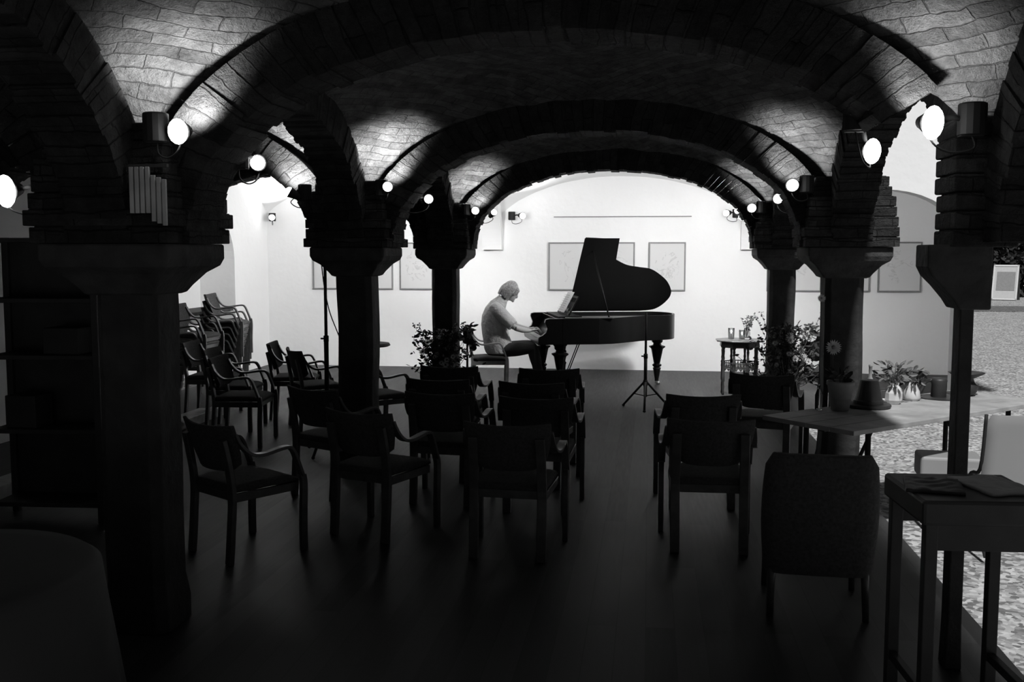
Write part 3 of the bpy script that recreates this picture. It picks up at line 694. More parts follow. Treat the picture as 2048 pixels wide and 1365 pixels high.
# ------------------------------------------------------------------ pianist (local x = facing the keyboard, y = his left, z = up)
pe = thing('person', 'person in a light short-sleeved shirt and dark trousers seated at the piano, playing', 'person', (-1.985, 12.96, 0), R(10))
def sit(mb):
    out = []
    for x, y, z in mb.v:
        q = min(1, max(0, (z - .56) / .5)); q = q * q * (3 - 2 * q); out.append((x - .075 * q - (.0 if z < .6 else .03 * min(1, max(0, (x - .3) / .2))), y, z))
    mb.v = out; return mb
def limb(mb, pts, rad, n=14, it=5):
    P = smooth_path([p for p in pts], it); K = len(P) - 1; rr = []
    for i in range(len(P)):
        q = i / K * (len(rad) - 1); a = int(min(q, len(rad) - 2)); f_ = q - a
        ra, rb = rad[a], rad[a + 1]
        if not isinstance(ra, tuple): ra = (ra, ra)
        if not isinstance(rb, tuple): rb = (rb, rb)
        rr.append((ra[0] * (1 - f_) + rb[0] * f_, ra[1] * (1 - f_) + rb[1] * f_))
    mb.tube(P, rr, n); return mb
# body: head, neck, torso core, arms, hands, legs fused to one surface
b = MB()
hc = Vector((.265, 0, 1.315)); hr = Matrix.Rotation(R(32), 3, 'Y')
b.ell(hc, (.094, .074, .105), 18, 14, hr)
b.ell(hc + hr @ Vector((.03, 0, -.065)), (.062, .052, .062), 14, 10, hr)            # jaw
b.ell(hc + hr @ Vector((.082, 0, -.105)), (.022, .024, .02), 10, 8, hr)            # chin
b.ell(hc + hr @ Vector((.102, 0, -.028)), (.020, .013, .028), 10, 8, hr @ Matrix.Rotation(R(-18), 3, 'Y'))   # nose
b.ell(hc + hr @ Vector((.088, 0, .012)), (.018, .045, .012), 10, 8, hr)            # brow
b.ell(hc + hr @ Vector((.086, 0, -.072)), (.014, .024, .010), 10, 8, hr)           # lips
for s_ in (-1, 1): b.ell(hc + hr @ Vector((-.005, s_ * .076, -.02)), (.02, .01, .032), 10, 8, hr)
limb(b, [(.07, 0, 1.08), (.13, 0, 1.17), (.215, 0, 1.26)], [.075, .055, .056])
limb(b, [(0, 0, .55), (-.01, 0, .75), (.03, 0, .95), (.08, 0, 1.08)], [(.15, .11), (.14, .10), (.16, .11), (.10, .08)])
hand_tgt = {}
for s_ in (-1, 1):
    sh = Vector((.075, s_ * .175, 1.06)); el = Vector((.27, s_ * .245, .845)); wr = Vector((.50, s_ * .15, .80)); kn = Vector((.565, s_ * .14, .812))
    limb(b, [sh, sh.lerp(el, .5) + Vector((-.01, s_ * .01, -.01)), el], [.052, .05, .04]); limb(b, [el, el.lerp(wr, .4) + Vector((0, 0, -.01)), wr], [.042, .042, (.028, .022)])
    limb(b, [wr, wr.lerp(kn, .5), kn], [(.028, .02), (.036, .019), (.042, .017)])
    for q, (off, L_, dz) in enumerate(((-.032, .068, .0), (-.011, .08, .004), (.011, .075, .002), (.031, .058, -.002))):
        k0 = kn + Vector((0, off, -.002)); limb(b, [kn + Vector((-.02, off * .8, 0)), k0, k0 + Vector((L_ * .5, off * .15, .006 + dz)), k0 + Vector((L_ * .85, off * .2, -.018)), k0 + Vector((L_ * .95, off * .2, -.045))], [.011, .0105, .009, .008, .007], 8, 4)
    limb(b, [wr + Vector((.02, -s_ * .02, -.005)), wr + Vector((.05, -s_ * .05, -.014)), wr + Vector((.085, -s_ * .06, -.03)), wr + Vector((.10, -s_ * .058, -.048))], [.014, .012, .010, .008], 8, 4)
    limb(b, [(.02, s_ * .09, .54), (.25, s_ * .13, .55), (.47, s_ * .15, .565)], [.085, .075, .058]); ank = Vector((.56 if s_ < 0 else .60, s_ * .15, .09))
    limb(b, [(.47, s_ * .15, .565), (.52, s_ * .15, .35), ank], [.058, .052, .034])
sit(b)
body = b.build('body', M['skin'], pe, remesh=.007, smoothit=3)
for s_ in (-1, 1):
    m = MB(); m.ell(hc + hr @ Vector((.083, s_ * .03, -.006)), (.010, .013, .009), 10, 8, hr); sit(m).build('eye', M['ebony'], pe, smooth=True)
# hair: chin length, fair
m = MB(); m.ell(hc + hr @ Vector((-.022, 0, .022)), (.104, .092, .107), 20, 14, hr)
for k in range(46):
    an = R(40 + 280 * k / 45); r0 = Vector((math.cos(an) * .085 - .02, math.sin(an) * .082, .05)); r1 = Vector((math.cos(an) * .105 - .03, math.sin(an) * .092, -.03 + jit(.01))); r2 = Vector((math.cos(an) * .098 - .034 + jit(.01), math.sin(an) * .088, -.122 + jit(.012)))
    if abs(math.degrees(an) - 180) < 120: limb(m, [hc + hr @ (r0 * .7 + Vector((0, 0, .04))), hc + hr @ r0, hc + hr @ r1, hc + hr @ r2], [.012, .017, .018, .009], 7, 4)
for s_ in (-1, 1):
    for k in range(5): limb(m, [hc + hr @ Vector((.02 + .014 * k, s_ * .03, .10 - .008 * k)), hc + hr @ Vector((.05 + .010 * k, s_ * .066, .05)), hc + hr @ Vector((.045 + .008 * k, s_ * .080, -.01 - .01 * (4 - k)))], [.012, .013, .006], 7, 4)
sit(m).build('hair', M['hair'], pe, remesh=.006, smoothit=2)
# shirt with short sleeves
m = MB()
def tring(x, z, rx, ry, tilt=0, n=24):
    out = []
    for k in range(n):
        a = k / n * 2 * PI; cx_, sy = math.cos(a), math.sin(a)
        p = Vector((rx * math.copysign(abs(cx_) ** .85, cx_), ry * math.copysign(abs(sy) ** .85, sy), 0)); p = Matrix.Rotation(tilt, 3, 'Y') @ p; out.append((p.x + x, p.y, p.z + z))
    return out
m.rings([tring(.04, .49, .19, .195, 0), tring(.02, .56, .196, .198, 0), tring(.01, .64, .188, .192, R(2)), tring(0, .74, .178, .188, R(4)), tring(0.01, .85, .175, .198, R(8)), tring(.03, .95, .168, .212, R(14)), tring(.05, 1.05, .142, .208, R(20)), tring(.085, 1.13, .112, .16, R(28)), tring(.125, 1.18, .085, .10, R(34)), tring(.155, 1.22, .070, .074, R(38))])
for s_ in (-1, 1):
    sh = Vector((.07, s_ * .17, 1.075)); el = Vector((.27, s_ * .245, .845)); limb(m, [sh + Vector((-.04, -s_ * .05, .01)), sh, sh.lerp(el, .45), sh.lerp(el, .90)], [.08, .088, .086, (.092, .082)], 16)
sit(m).build('shirt', M['shirt'], pe, remesh=.009, smoothit=4)
m = MB(); m.rings([tring(.03, .463, .14, .17, 0), tring(.02, .49, .165, .188, 0), tring(.01, .56, .168, .184, 0), tring(0, .61, .16, .176, 0)])
for s_ in (-1, 1):
    limb(m, [(.0, s_ * .09, .535), (.25, s_ * .13, .553), (.42, s_ * .148, .572), (.485, s_ * .15, .55)], [.095, .092, .078, .074], 16)
    ank = Vector((.56 if s_ < 0 else .60, s_ * .15, .12)); limb(m, [(.465, s_ * .15, .57), (.505, s_ * .15, .40), ank], [.074, .07, .056], 16)
m.build('trousers', M['trousers'], pe, remesh=.009, smoothit=4)
for s_ in (-1, 1):
    ank = Vector((.56 if s_ < 0 else .60, s_ * .15, 0)); m = MB()
    limb(m, [ank + Vector((-.07, 0, .045)), ank + Vector((-.02, 0, .055)), ank + Vector((.08, 0, .045)), ank + Vector((.17, 0, .034)), ank + Vector((.20, 0, .03))], [(.036, .04), (.042, .052), (.046, .042), (.046, .032), (.03, .024)], 14); m.ell(ank + Vector((-.01, 0, .085)), (.045, .04, .04), 12, 8); m.box(ank + Vector((.06, 0, .012)), (.26, .085, .02)); m.build('shoe', M['shoe'], pe, remesh=.007, smoothit=2)

# ------------------------------------------------------------------ pictures on the end wall
def picture(x0, x1, label, seed, z0=1.23, z1=1.975):
    t = thing('framed_drawing', label, 'picture', ((x0 + x1) / 2, YW, (z0 + z1) / 2), 0, 'framed drawings on the white end wall')
    w_, h_ = x1 - x0, z1 - z0
    m = MB(); m.box((0, -.02, 0), (w_ - .03, .012, h_ - .03)); m.build('drawing', drawing_mat('faint drawing', seed), t)
    m = MB()
    for s_ in (-1, 1): m.box((s_ * (w_ / 2 - .011), -.018, 0), (.022, .035, h_)); m.box((0, -.018, s_ * (h_ / 2 - .011)), (w_ - .044, .035, .022))
    m.build('picture_frame', M['frame_wood'], t, bevel=.003)
    return t
picture(-5.36, -4.62, 'framed drawing farthest left, behind the microphone stand cable', 1)
picture(-4.56, -4.04, 'framed drawing between the left middle pillar and its neighbour frame', 2)
picture(-3.93, -3.39, 'framed drawing just left of the pillar with the daisy bouquet', 3)
picture(-1.56, -.93, 'framed drawing left of the raised piano lid', 4)
picture(-.80, -.23, 'framed drawing half covered by the raised piano lid', 5)
picture(-.02, .54, 'framed drawing above the tail of the piano', 6)
picture(1.75, 2.55, 'framed drawing between the two right hand pillars', 7)
picture(2.65, 3.25, 'framed drawing just right of the right middle pillar', 8)
picture(3.36, 3.98, 'framed drawing farthest right on the end wall', 9)

# ------------------------------------------------------------------ microphone stands
def tripod(m, h, r, hub=.32, legs=3, rot=0):
    for k in range(legs):
        a = rot + k * 2 * PI / legs; m.append(((math.cos(a) * r, math.sin(a) * r, .012), (0.02 * math.cos(a), .02 * math.sin(a), hub)))
def mic_stand(label, x, y, h, boom=None, r=.30, head=None, rot=.4):
    t = thing('microphone_stand', label, 'stand', (x, y, 0))
    m = MB(); m.tube([(0, 0, .14), (0, 0, h * .55)], .021, 10); m.build('pole', M['iron'], t, smooth=True)
    m = MB(); m.tube([(0, 0, h * .5), (0, 0, h)], .014, 10); m.build('pole', M['iron'], t, smooth=True)
    m = MB(); m.lathe([(.016, -.03), (.024, -.025), (.024, .025), (.016, .03)], (0, 0, h * .55), 12); m.tube([(0, 0, h * .55), (-.05, 0, h * .55)], .008, 8); m.build('clamp', M['iron'], t, smooth=True)
    m = MB(); m.lathe([(.02, -.04), (.027, -.03), (.027, .03), (.02, .04)], (0, 0, .30), 12); m.build('hub', M['iron'], t, smooth=True)
    for k in range(3):
        a = rot + k * 2 * PI / 3; c_, s_ = math.cos(a), math.sin(a)
        m = MB(); m.tube([(.02 * c_, .02 * s_, .31), (r * c_, r * s_, .02)], .013, 8); m.tube([(.01 * c_, .01 * s_, .15), (r * .5 * c_, r * .5 * s_, .165)], .006, 6); g = m.build('leg', M['iron'], t, smooth=True)
        f = MB(); f.ell((r * c_, r * s_, .016), (.018, .018, .015), 8, 6); f.build('rubber_foot', M['iron'], g, smooth=True)
    return t
st = mic_stand('tall thin stand with a hanging cable in front of the left middle pillar', -2.88, 8.62, 1.90)
m = MB(); m.box((-.03, 0, 1.93), (.075, .07, .15)); m.box((-.04, 0, 2.02), (.05, .04, .03)); m.tube([(0, 0, 1.86), (0.05, 0, 1.84), (.08, 0, 1.90)], .008, 6); m.build('microphone', M['iron'], st, bevel=.006)
m = MB(); m.tube(smooth_path([(-.04, -.02, 1.86), (-.02, -.03, 1.70), (.0, -.03, 1.52), (.04, -.02, 1.30), (.10, 0, 1.12), (.17, 0, .95), (.22, -.02, .80), (.24, -.02, .3), (.30, -.02, .02)], 8), .005, 6); m.build('cable', M['iron'], st, smooth=True)
mic_stand('low tripod microphone stand standing before the piano tail', -.035, 11.62, 1.12, r=.30, rot=.5)
# round pedestal table mostly behind the left middle pillar
t = thing('pedestal_table', 'small round dark table top peeking out right of the left middle pillar', 'table', (-3.45, 12.1, 0))
m = MB(); m.lathe([(.02, .64), (.20, .64), (.235, .655), (.22, .685), (.1, .70), (.01, .70)], (0, 0, 0), 24); m.build('table_top', M['iron'], t, smooth=False, bevel=.003)
m = MB(); m.lathe([(.03, .02), (.03, .64)], (0, 0, 0), 12); m.build('column', M['iron'], t, smooth=True)
m = MB(); m.lathe([(.17, 0), (.17, .015), (.04, .03)], (0, 0, 0), 20); m.build('foot', M['iron'], t, smooth=False)

# ------------------------------------------------------------------ carved octagonal table
t = thing('carved_table', 'octagonal dark carved side table right of the piano, holding candle and vase', 'table', (1.155, 13.0, 0))
m = MB(); m.lathe([(.24, .68), (.315, .685), (.325, .695), (.315, .705), (.24, .708)], sides=8, rot=PI / 8); m.lathe([(.25, .61), (.265, .62), (.255, .68), (.27, .685)], sides=8, rot=PI / 8); m.build('table_top', M['wood'], t, bevel=.003)
lp = [(.225 * math.cos(PI / 8 + k * PI / 4), .225 * math.sin(PI / 8 + k * PI / 4)) for k in range(8)]
for x, y in lp:
    m = MB(); m.lathe([(.014, 0), (.018, .02), (.013, .05), (.017, .10), (.012, .16), (.02, .18), (.02, .24), (.018, .34), (.022, .36), (.018, .40), (.024, .41), (.013, .44), (.018, .47), (.013, .50), (.018, .56), (.013, .58), (.028, .62)], (x, y, 0), 10); m.build('leg', M['wood'], t, smooth=True)
m = MB(); m.lathe([(.21, .345), (.225, .35), (.225, .365), (.21, .37)], sides=8, rot=PI / 8); m.build('shelf', M['wood'], t)
for k in range(8):
    (x0, y0), (x1, y1) = lp[k], lp[(k + 1) % 8]; a = math.atan2(y1 - y0, x1 - x0); rt = Matrix.Rotation(a, 3, 'Z'); cx_, cy_ = (x0 + x1) / 2, (y0 + y1) / 2; Lk = math.hypot(x1 - x0, y1 - y0)
    m = MB(); m.box((cx_, cy_, .415), (Lk, .012, .012), rt)
    for q in range(5): p = Vector((-Lk / 2 + Lk * (q + .5) / 5, 0, 0)); p = rt @ p; m.lathe([(.004, .37), (.009, .385), (.004, .40), (.006, .415)], (cx_ + p.x, cy_ + p.y, 0), 6)
    for q in range(3):
        u0, u1 = -Lk / 2 + Lk * q / 3, -Lk / 2 + Lk * (q + 1) / 3; P = [Vector((u0, 0, 0)), Vector((u1, 0, 0)), Vector(((u0 + u1) / 2, 0, -.035))]
        m.plate([Vector((cx_, cy_, .345)) + rt @ p + rt @ Vector((0, -.005, 0)) for p in P], rt @ Vector((0, .01, 0)))
    m.build('gallery', M['wood'], t)
    m = MB(); P = [(-Lk / 2, .62), (Lk / 2, .62)] + [(Lk / 2 * math.cos(q / 8 * PI), .62 - .045 * (1 - math.sin(q / 8 * PI))) for q in range(9)]
    m.plate([Vector((cx_, cy_, z)) + rt @ Vector((x, -.005, 0)) for x, z in P], rt @ Vector((0, .01, 0))); m.build('apron', M['wood'], t)
def vase_glass(m, c, h, r): m.lathe([(r * .8, 0), (r * .95, .01), (r, h * .5), (r * .7, h), (r * .6, h), (r * .9, h * .5), (r * .7, .015)], c, 18)
t = thing('candle_glass', 'candle burning in a clear glass on the carved table', 'candle', (1.04, 12.93, .708))
m = MB(); m.lathe([(.035, 0), (.038, .005), (.04, .15), (.037, .15), (.035, .008)], n=18); m.build('glass', M['glass'], t, smooth=True)
m = MB(); m.lathe([(.018, .012), (.018, .075)], n=12); m.build('candle', M['wax'], t, smooth=True); m = MB(); m.ell((0, 0, .10), (.008, .008, .02), 8, 8); m.build('flame', M['flame'], t, smooth=True)
t = thing('candle_glass', 'second candle glass on the carved table, beside the little vase', 'candle', (1.17, 12.88, .708))
m = MB(); m.lathe([(.033, 0), (.036, .005), (.038, .13), (.035, .13), (.033, .008)], n=18); m.build('glass', M['glass'], t, smooth=True)
m = MB(); m.lathe([(.018, .012), (.018, .06)], n=12); m.build('candle', M['wax'], t, smooth=True); m = MB(); m.ell((0, 0, .085), (.008, .008, .02), 8, 8); m.build('flame', M['flame'], t, smooth=True)
t = thing('flower_vase', 'small glass vase of dark sprigs on the carved table', 'vase', (1.245, 13.06, .708))
m = MB(); vase_glass(m, (0, 0, 0), .14, .045); m.build('vase', M['glass'], t, smooth=True)
m = MB()
for k in range(9):
    e = Vector((jit(.09), jit(.05), random.uniform(.17, .31))); m.tube([(0, 0, .02), e * .5 + Vector((0, 0, .03)), e], .0022, 5)
    for q in range(9): m.leaf(Vector((0, 0, .02)).lerp(e, random.uniform(.45, 1)) , (jit(1), jit(1), jit(.8)), .035, .02)
m.build('sprigs', M['leaf'], t)

# ------------------------------------------------------------------ bouquets
def daisy(m, mc, c, d, r, np_=13):
    d = Vector(d).normalized(); u = d.orthogonal().normalized(); v = d.cross(u); c = Vector(c)
    for k in range(np_):
        a = k / np_ * 2 * PI + jit(.08); e = u * math.cos(a) + v * math.sin(a); s_ = u * -math.sin(a) + v * math.cos(a); dd = d * (jit(.1) + .12)
        m.add([c + e * r * .25 - s_ * r * .06, c + e * r * .65 - s_ * r * .12 + dd * r, c + e * r + dd * r * 1.1, c + e * r * .65 + s_ * r * .12 + dd * r, c + e * r * .25 + s_ * r * .06], [(0, 1, 2, 3, 4)])
    mc.ell(c + d * r * .05, (r * .28, r * .28, r * .28), 10, 6)
def bouquet(x, y, label, H, spread, leafs, broad, flowers, sprays, seed, side=0.0):
    random.seed(seed)
    t = thing('bouquet', label, 'flowers', (x, y, 0))
    m = MB(); m.lathe([(.10, 0), (.14, .02), (.16, .22), (.13, .36), (.15, .40), (.135, .40), (.11, .34), (.10, .1)], n=20); m.build('vase', M['terracotta_dark'], t, smooth=True)
    st_ = MB(); lf = MB(); pt_ = MB(); ce = MB(); lb = MB(); sp = MB()
    for k in range(leafs):
        a = jit(PI); rr = abs(random.gauss(0, .55)) * spread; e = Vector((math.cos(a) * rr + side * rr, math.sin(a) * rr * .6, .42 + random.uniform(.0, 1) * (H - .42)))
        if k % 5 == 0: st_.tube([(0, 0, .3), e * .55 + Vector((0, 0, .1)), e], .003, 5)
        lf.leaf(e, (math.cos(a), math.sin(a), jit(.7)), random.uniform(.04, .075), random.uniform(.02, .04)); lf.leaf(e + Vector((jit(.03), jit(.03), jit(.03))), (jit(1), jit(1), jit(1)), random.uniform(.04, .07), .03)
    for k in range(broad):
        a = random.uniform(-.6, .9); rr = random.uniform(.35, 1.0) * spread; e = Vector((math.cos(a) * rr, -.05 + math.sin(a) * rr * .4, .45 + random.uniform(0, .9) * (H - .45)))
        lb.leaf(e, (1, jit(.8), jit(1.0)), random.uniform(.11, .16), random.uniform(.08, .11), .05)
        if k % 3 == 0: st_.tube([(0, 0, .35), e * .6 + Vector((0, 0, .15)), e], .005, 5)
    for k in range(flowers):
        a = jit(PI); rr = random.uniform(.1, .75) * spread; e = Vector((math.cos(a) * rr, -abs(math.sin(a)) * rr * .8 - .06, random.uniform(.5, .92) * H)); st_.tube([(0, 0, .3), e * .6 + Vector((0, 0, .12)), e], .003, 5)
        pt_, ce = MB(), MB(); daisy(pt_, ce, e, (math.cos(a) * .5, -1, .35 + jit(.3)), random.uniform(.028, .052)); bl_ = ce.build('flower_head', M['petal_dark'] if seed == 2 else M['ebony'], t, smooth=True); pt_.build('petals', M['petal'], bl_)
    for k in range(sprays):
        a = random.uniform(0, PI) ; ux = (-1 if k % 2 else 1) * random.uniform(.5, 1.25) * spread; e = Vector((ux, jit(.1), random.uniform(.75, 1.15) * H)); P = smooth_path([(0, 0, .35), e * .5 + Vector((0, 0, .2)), e], 8); sp.tube(P, .0022, 5)
        for p in P[7:]:
            for q in range(3): sp.leaf(p + Vector((jit(.012), 0, jit(.012))), (jit(1), jit(1), jit(.6)), .028, .018)
    st_.build('stems', M['stem'], t); lf.build('foliage', M['leaf'], t)
    if lb.v: lb.build('broad_leaves', M['leaf'], t)
    if sp.v: sp.build('sprays', M['leaf2'] if seed == 2 else M['leaf'], t)
    return t
bouquet(-2.38, 11.25, 'bouquet of pale daisies and leafy sprays at the pillar behind the pianist', .92, .30, 420, 6, 11, 12, 1)
bouquet(1.50, 11.1, 'bouquet of broad dark leaves and fine sprays at the right rear pillar', 1.02, .36, 520, 46, 9, 14, 2)
random.seed(21)
t = thing('potted_plant', 'small dark plant hanging at the right side of the daisy pillar', 'plant', (-2.12, 11.50, 0))
m = MB(); m.lathe([(.10, 0), (.10, .01), (.015, .02), (.012, .80)], n=14); m.build('plant_stand', M['iron'], t, smooth=True)
m = MB(); m.lathe([(.02, .80), (.045, .82), (.055, .90), (.05, .90)], n=14); m.build('pot', M['terracotta_dark'], t, smooth=True)
m = MB()
for k in range(46): m.leaf((jit(.05), jit(.04), .92 + jit(.05)), (jit(1), jit(1), random.uniform(-1, .6)), .09, .03)
m.build('foliage', M['leaf'], t)

# ------------------------------------------------------------------ long table with pots on the yard side
TX, TY, TR = 1.84, 7.16, R(42)
t = thing('long_table', 'long weathered wooden table with pots along it, half in daylight', 'table', (TX, TY, 0), TR)
m = MB()
for k in range(4): m.box((-.05, -.27 + .18 * k, .735), (2.2, .174, .03))
m.build('table_top', M['table'], t, bevel=.003)
m = MB()
m.box((-.05, 0, .70), (1.9, .05, .04)); m.build('cross_bar', M['dark_ply'], t, bevel=.003)
for sx, d in ((-.85, 1), (.75, -1)):
    for sy in (-.24, .24): m = MB(); m.tube([(sx, sy, .70), (sx, sy, 0)], .018, 8); m.build('leg', M['iron'], t, smooth=True)
    m = MB(); m.tube([(sx, -.24, .12), (sx, .24, .12)], .012, 8); m.tube([(sx, 0, .14), (sx + d * .42, 0, .70)], .012, 8); m.build('brace', M['iron'], t, smooth=True)
def on_table(px, dy): # place along the table
    c_, s_ = math.cos(TR), math.sin(TR); return (TX + px * c_ - dy * s_, TY + px * s_ + dy * c_, .751)
def plant_leaves(t, z, n, r, L, mm, up=.6):
    m = MB()
    for k in range(n):
        a = jit(PI); e = Vector((math.cos(a) * r * random.random(), math.sin(a) * r * random.random(), z + random.uniform(.0, r * 1.2))); m.leaf(e, (math.cos(a), math.sin(a), up + jit(.8)), L, L * .45)
        if k % 6 == 0: m.tube([(0, 0, z - .03), e], .002, 4)
    m.build('foliage', mm, t)
random.seed(5)
t = thing('flower_pot', 'pale tapered pot at the dark left end of the long table', 'pot', on_table(-.556, .204)); m = MB(); m.lathe([(.055, 0), (.06, .004), (.085, .17), (.092, .175), (.092, .20), (.08, .20), (.07, .06)], n=22); m.build('pot', M['terracotta'], t, smooth=True)
plant_leaves(t, .18, 30, .06, .07, M['leaf'])
t = thing('upturned_pot', 'dark upturned pot on a saucer on the long table', 'pot', on_table(-.279, .18)); m = MB(); m.lathe([(.14, 0), (.15, .008), (.15, .022), (.115, .026)], n=26); m.build('saucer', M['terracotta_dark'], t, smooth=False, bevel=.002)
m = MB(); m.lathe([(.10, .026), (.10, .05), (.092, .055), (.062, .185), (.055, .19), (.01, .19)], n=24); m.build('pot', M['terracotta_dark'], t, smooth=False, bevel=.002)
t = thing('bottle', 'slim pale bottle behind the upturned pot on the long table', 'bottle', on_table(-.13, .28)); m = MB(); m.lathe([(.028, 0), (.032, .006), (.032, .15), (.012, .19), (.011, .26), (.014, .262), (.014, .275), (.008, .278)], n=16); m.build('body', M['ceramic'], t, smooth=True)
t = thing('jug_vase', 'pale faceted vase with drooping leaves, middle of the long table', 'vase', on_table(-.009, .17)); m = MB(); m.lathe([(.04, 0), (.06, .03), (.062, .08), (.05, .115), (.034, .13), (.036, .15), (.028, .15), (.026, .12)], sides=8); m.build('vase', M['ceramic'], t, smooth=False, bevel=.003)
m = MB(); m.tube(smooth_path([(-.05, 0, .10), (-.10, 0, .09), (-.10, 0, .04), (-.06, 0, .03)], 4), .007, 6); m.build('handle', M['ceramic'], t, smooth=True); plant_leaves(t, .15, 90, .11, .06, M['leaf2'], .2)
t = thing('jug_vase', 'rounded pale vase with dark leaves, right of the faceted one', 'vase', on_table(.258, .21)); m = MB(); m.lathe([(.05, 0), (.065, .02), (.055, .07), (.035, .11), (.04, .13), (.03, .13), (.028, .1)], n=18); m.build('vase', M['ceramic'], t, smooth=True); plant_leaves(t, .13, 70, .08, .06, M['leaf'], -.1)
t = thing('watering_jug', 'dark rounded jug with curved spout on the long table', 'jug', on_table(.53, .17)); m = MB(); m.lathe([(.05, 0), (.055, .01), (.052, .10), (.06, .13), (.05, .145), (.02, .15)], n=18); m.build('body', M['terracotta_dark'], t, smooth=True)
m = MB(); m.tube(smooth_path([(-.03, 0, .13), (-.09, 0, .12), (-.12, 0, .06), (-.15, 0, .01)], 5), [.018, .012], 8) if False else m.tube(smooth_path([(-.03, 0, .13), (-.09, 0, .12), (-.12, 0, .06), (-.15, 0, .012)], 5), .014, 8); m.build('spout', M['terracotta_dark'], t, smooth=True)
m = MB(); m.lathe([(.16, .0), (.165, .006), (.12, .008)], (.02, 0, -.0), 26) ; m.build('saucer', M['terracotta_dark'], t)
t = thing('tumbler', 'small clear tumbler on the long table between dark jug and dark bowl', 'glass', on_table(.70, .26)); m = MB(); m.lathe([(.024, 0), (.026, .003), (.03, .075), (.028, .075), (.023, .006)], n=16); m.build('body', M['glass'], t, smooth=True)
t = thing('lidded_bowl', 'dark bowl with a wide brim at the right end of the long table', 'bowl', on_table(.80, .12)); m = MB(); m.lathe([(.045, 0), (.075, .03), (.085, .07), (.06, .10), (.05, .13), (.11, .16), (.13, .175), (.10, .18), (.05, .16)], n=24); m.build('bowl', M['terracotta_dark'], t, smooth=True)
t = thing('bottle', 'tall clear glass carafe at the right end of the long table', 'bottle', on_table(.94, .22)); m = MB(); m.lathe([(.04, 0), (.045, .006), (.045, .12), (.028, .17), (.03, .26), (.027, .26), (.024, .17), (.04, .115), (.04, .01)], n=18); m.build('body', M['glass'], t, smooth=True)
def gerbera(label, px_, dy, h, r, lean=0):
    t = thing('gerbera_vase', label, 'flowers', on_table(px_, dy)); m = MB(); m.lathe([(.022, 0), (.026, .005), (.026, .10), (.012, .14), (.012, .17), (.010, .17), (.010, .14)], n=14); m.build('vase', M['glass'], t, smooth=True)
    m = MB(); m.tube([(0, 0, .03), (lean * .4, 0, h * .6), (lean, 0, h)], .003, 6); m.build('stem', M['stem'], t); a, c = MB(), MB(); daisy(a, c, (lean, -.01, h), (0, -1, .15), r, 20); daisy(a, c, (lean, -.014, h), (0, -1, .15), r * .62, 14); a.build('petals', M['petal'], t); c.build('flower_head', M['petal_dark'], t, smooth=True)
gerbera('pale gerbera flower in a small vase seen against the right middle pillar', -.52, .30, .42, .055)
gerbera('taller smaller pale flower in a vase above the gerbera', -.66, .30, .76, .03)

# ------------------------------------------------------------------ foreground table and pale chairs on the right
t = thing('side_table', 'tall dark table at the lower right with folded cloths on top', 'table', (1.18, 3.86, 0), R(4))
m = MB(); m.box((0, 0, .90), (.46, .46, .09)); m.build('table_top', M['dark_ply'], t, bevel=.012)
for sy in (-.2, .2): m = MB(); m.box((0, sy, .81), (.36, .02, .10)); m.build('apron', M['dark_ply'], t, bevel=.003)
for sx in (-.19, .19):
    for sy in (-.19, .19): m = MB(); m.box((sx, sy, .44), (.045, .045, .88)); m.build('leg', M['dark_ply'], t, bevel=.004)
    m = MB(); m.box((sx, 0, .22), (.03, .34, .035)); m.build('stretcher', M['dark_ply'], t, bevel=.003)
def cloth(label, cx_, cy_, z, a, b_, rot, seed, mm):
    m = MB(); n_ = 22; rt = Matrix.Rotation(rot, 3, 'Z')
    for side in (0, 1):
        for j in range(n_ + 1):
            for i in range(n_ + 1):
                u, v = -1 + 2 * i / n_, -1 + 2 * j / n_; h = .012 + .020 * abs(noise.noise(Vector((u * 1.6 + seed, v * 1.9, seed)))) * (1 - max(abs(u), abs(v)) ** 6)
                p = rt @ Vector((u * a * (1 + .06 * noise.noise(Vector((v * 2, seed, 1)))), v * b_ * (1 + .06 * noise.noise(Vector((u * 2, seed, 9)))), 0)); m.v.append((p.x + cx_, p.y + cy_, z + (h if side else .001)))
    W_ = n_ + 1; O = W_ * W_
    for j in range(n_):
        for i in range(n_): q = j * W_ + i; m.f.append((q, q + W_, q + W_ + 1, q + 1)); m.f.append((O + q, O + q + 1, O + q + W_ + 1, O + q + W_))
    for i in range(n_):
        m.f.append((i, i + 1, O + i + 1, O + i)); q = n_ * W_ + i; m.f.append((q + 1, q, O + q, O + q + 1)); q = i * W_; m.f.append((q + W_, q, O + q, O + q + W_)); q = i * W_ + n_; m.f.append((q, q + W_, O + q + W_, O + q))
    o = m.build('folded_cloth', mm, smooth=True); tag(o, label, 'cloth', None); return o
cloth('pale crumpled cloth at the right end of the tall dark table', 1.28, 3.87, .945, .10, .14, .3, 3, M['cloth'])
cloth('dark folded cloth at the left end of the tall dark table', 1.06, 3.84, .945, .10, .12, -.2, 8, M['dark_ply'])
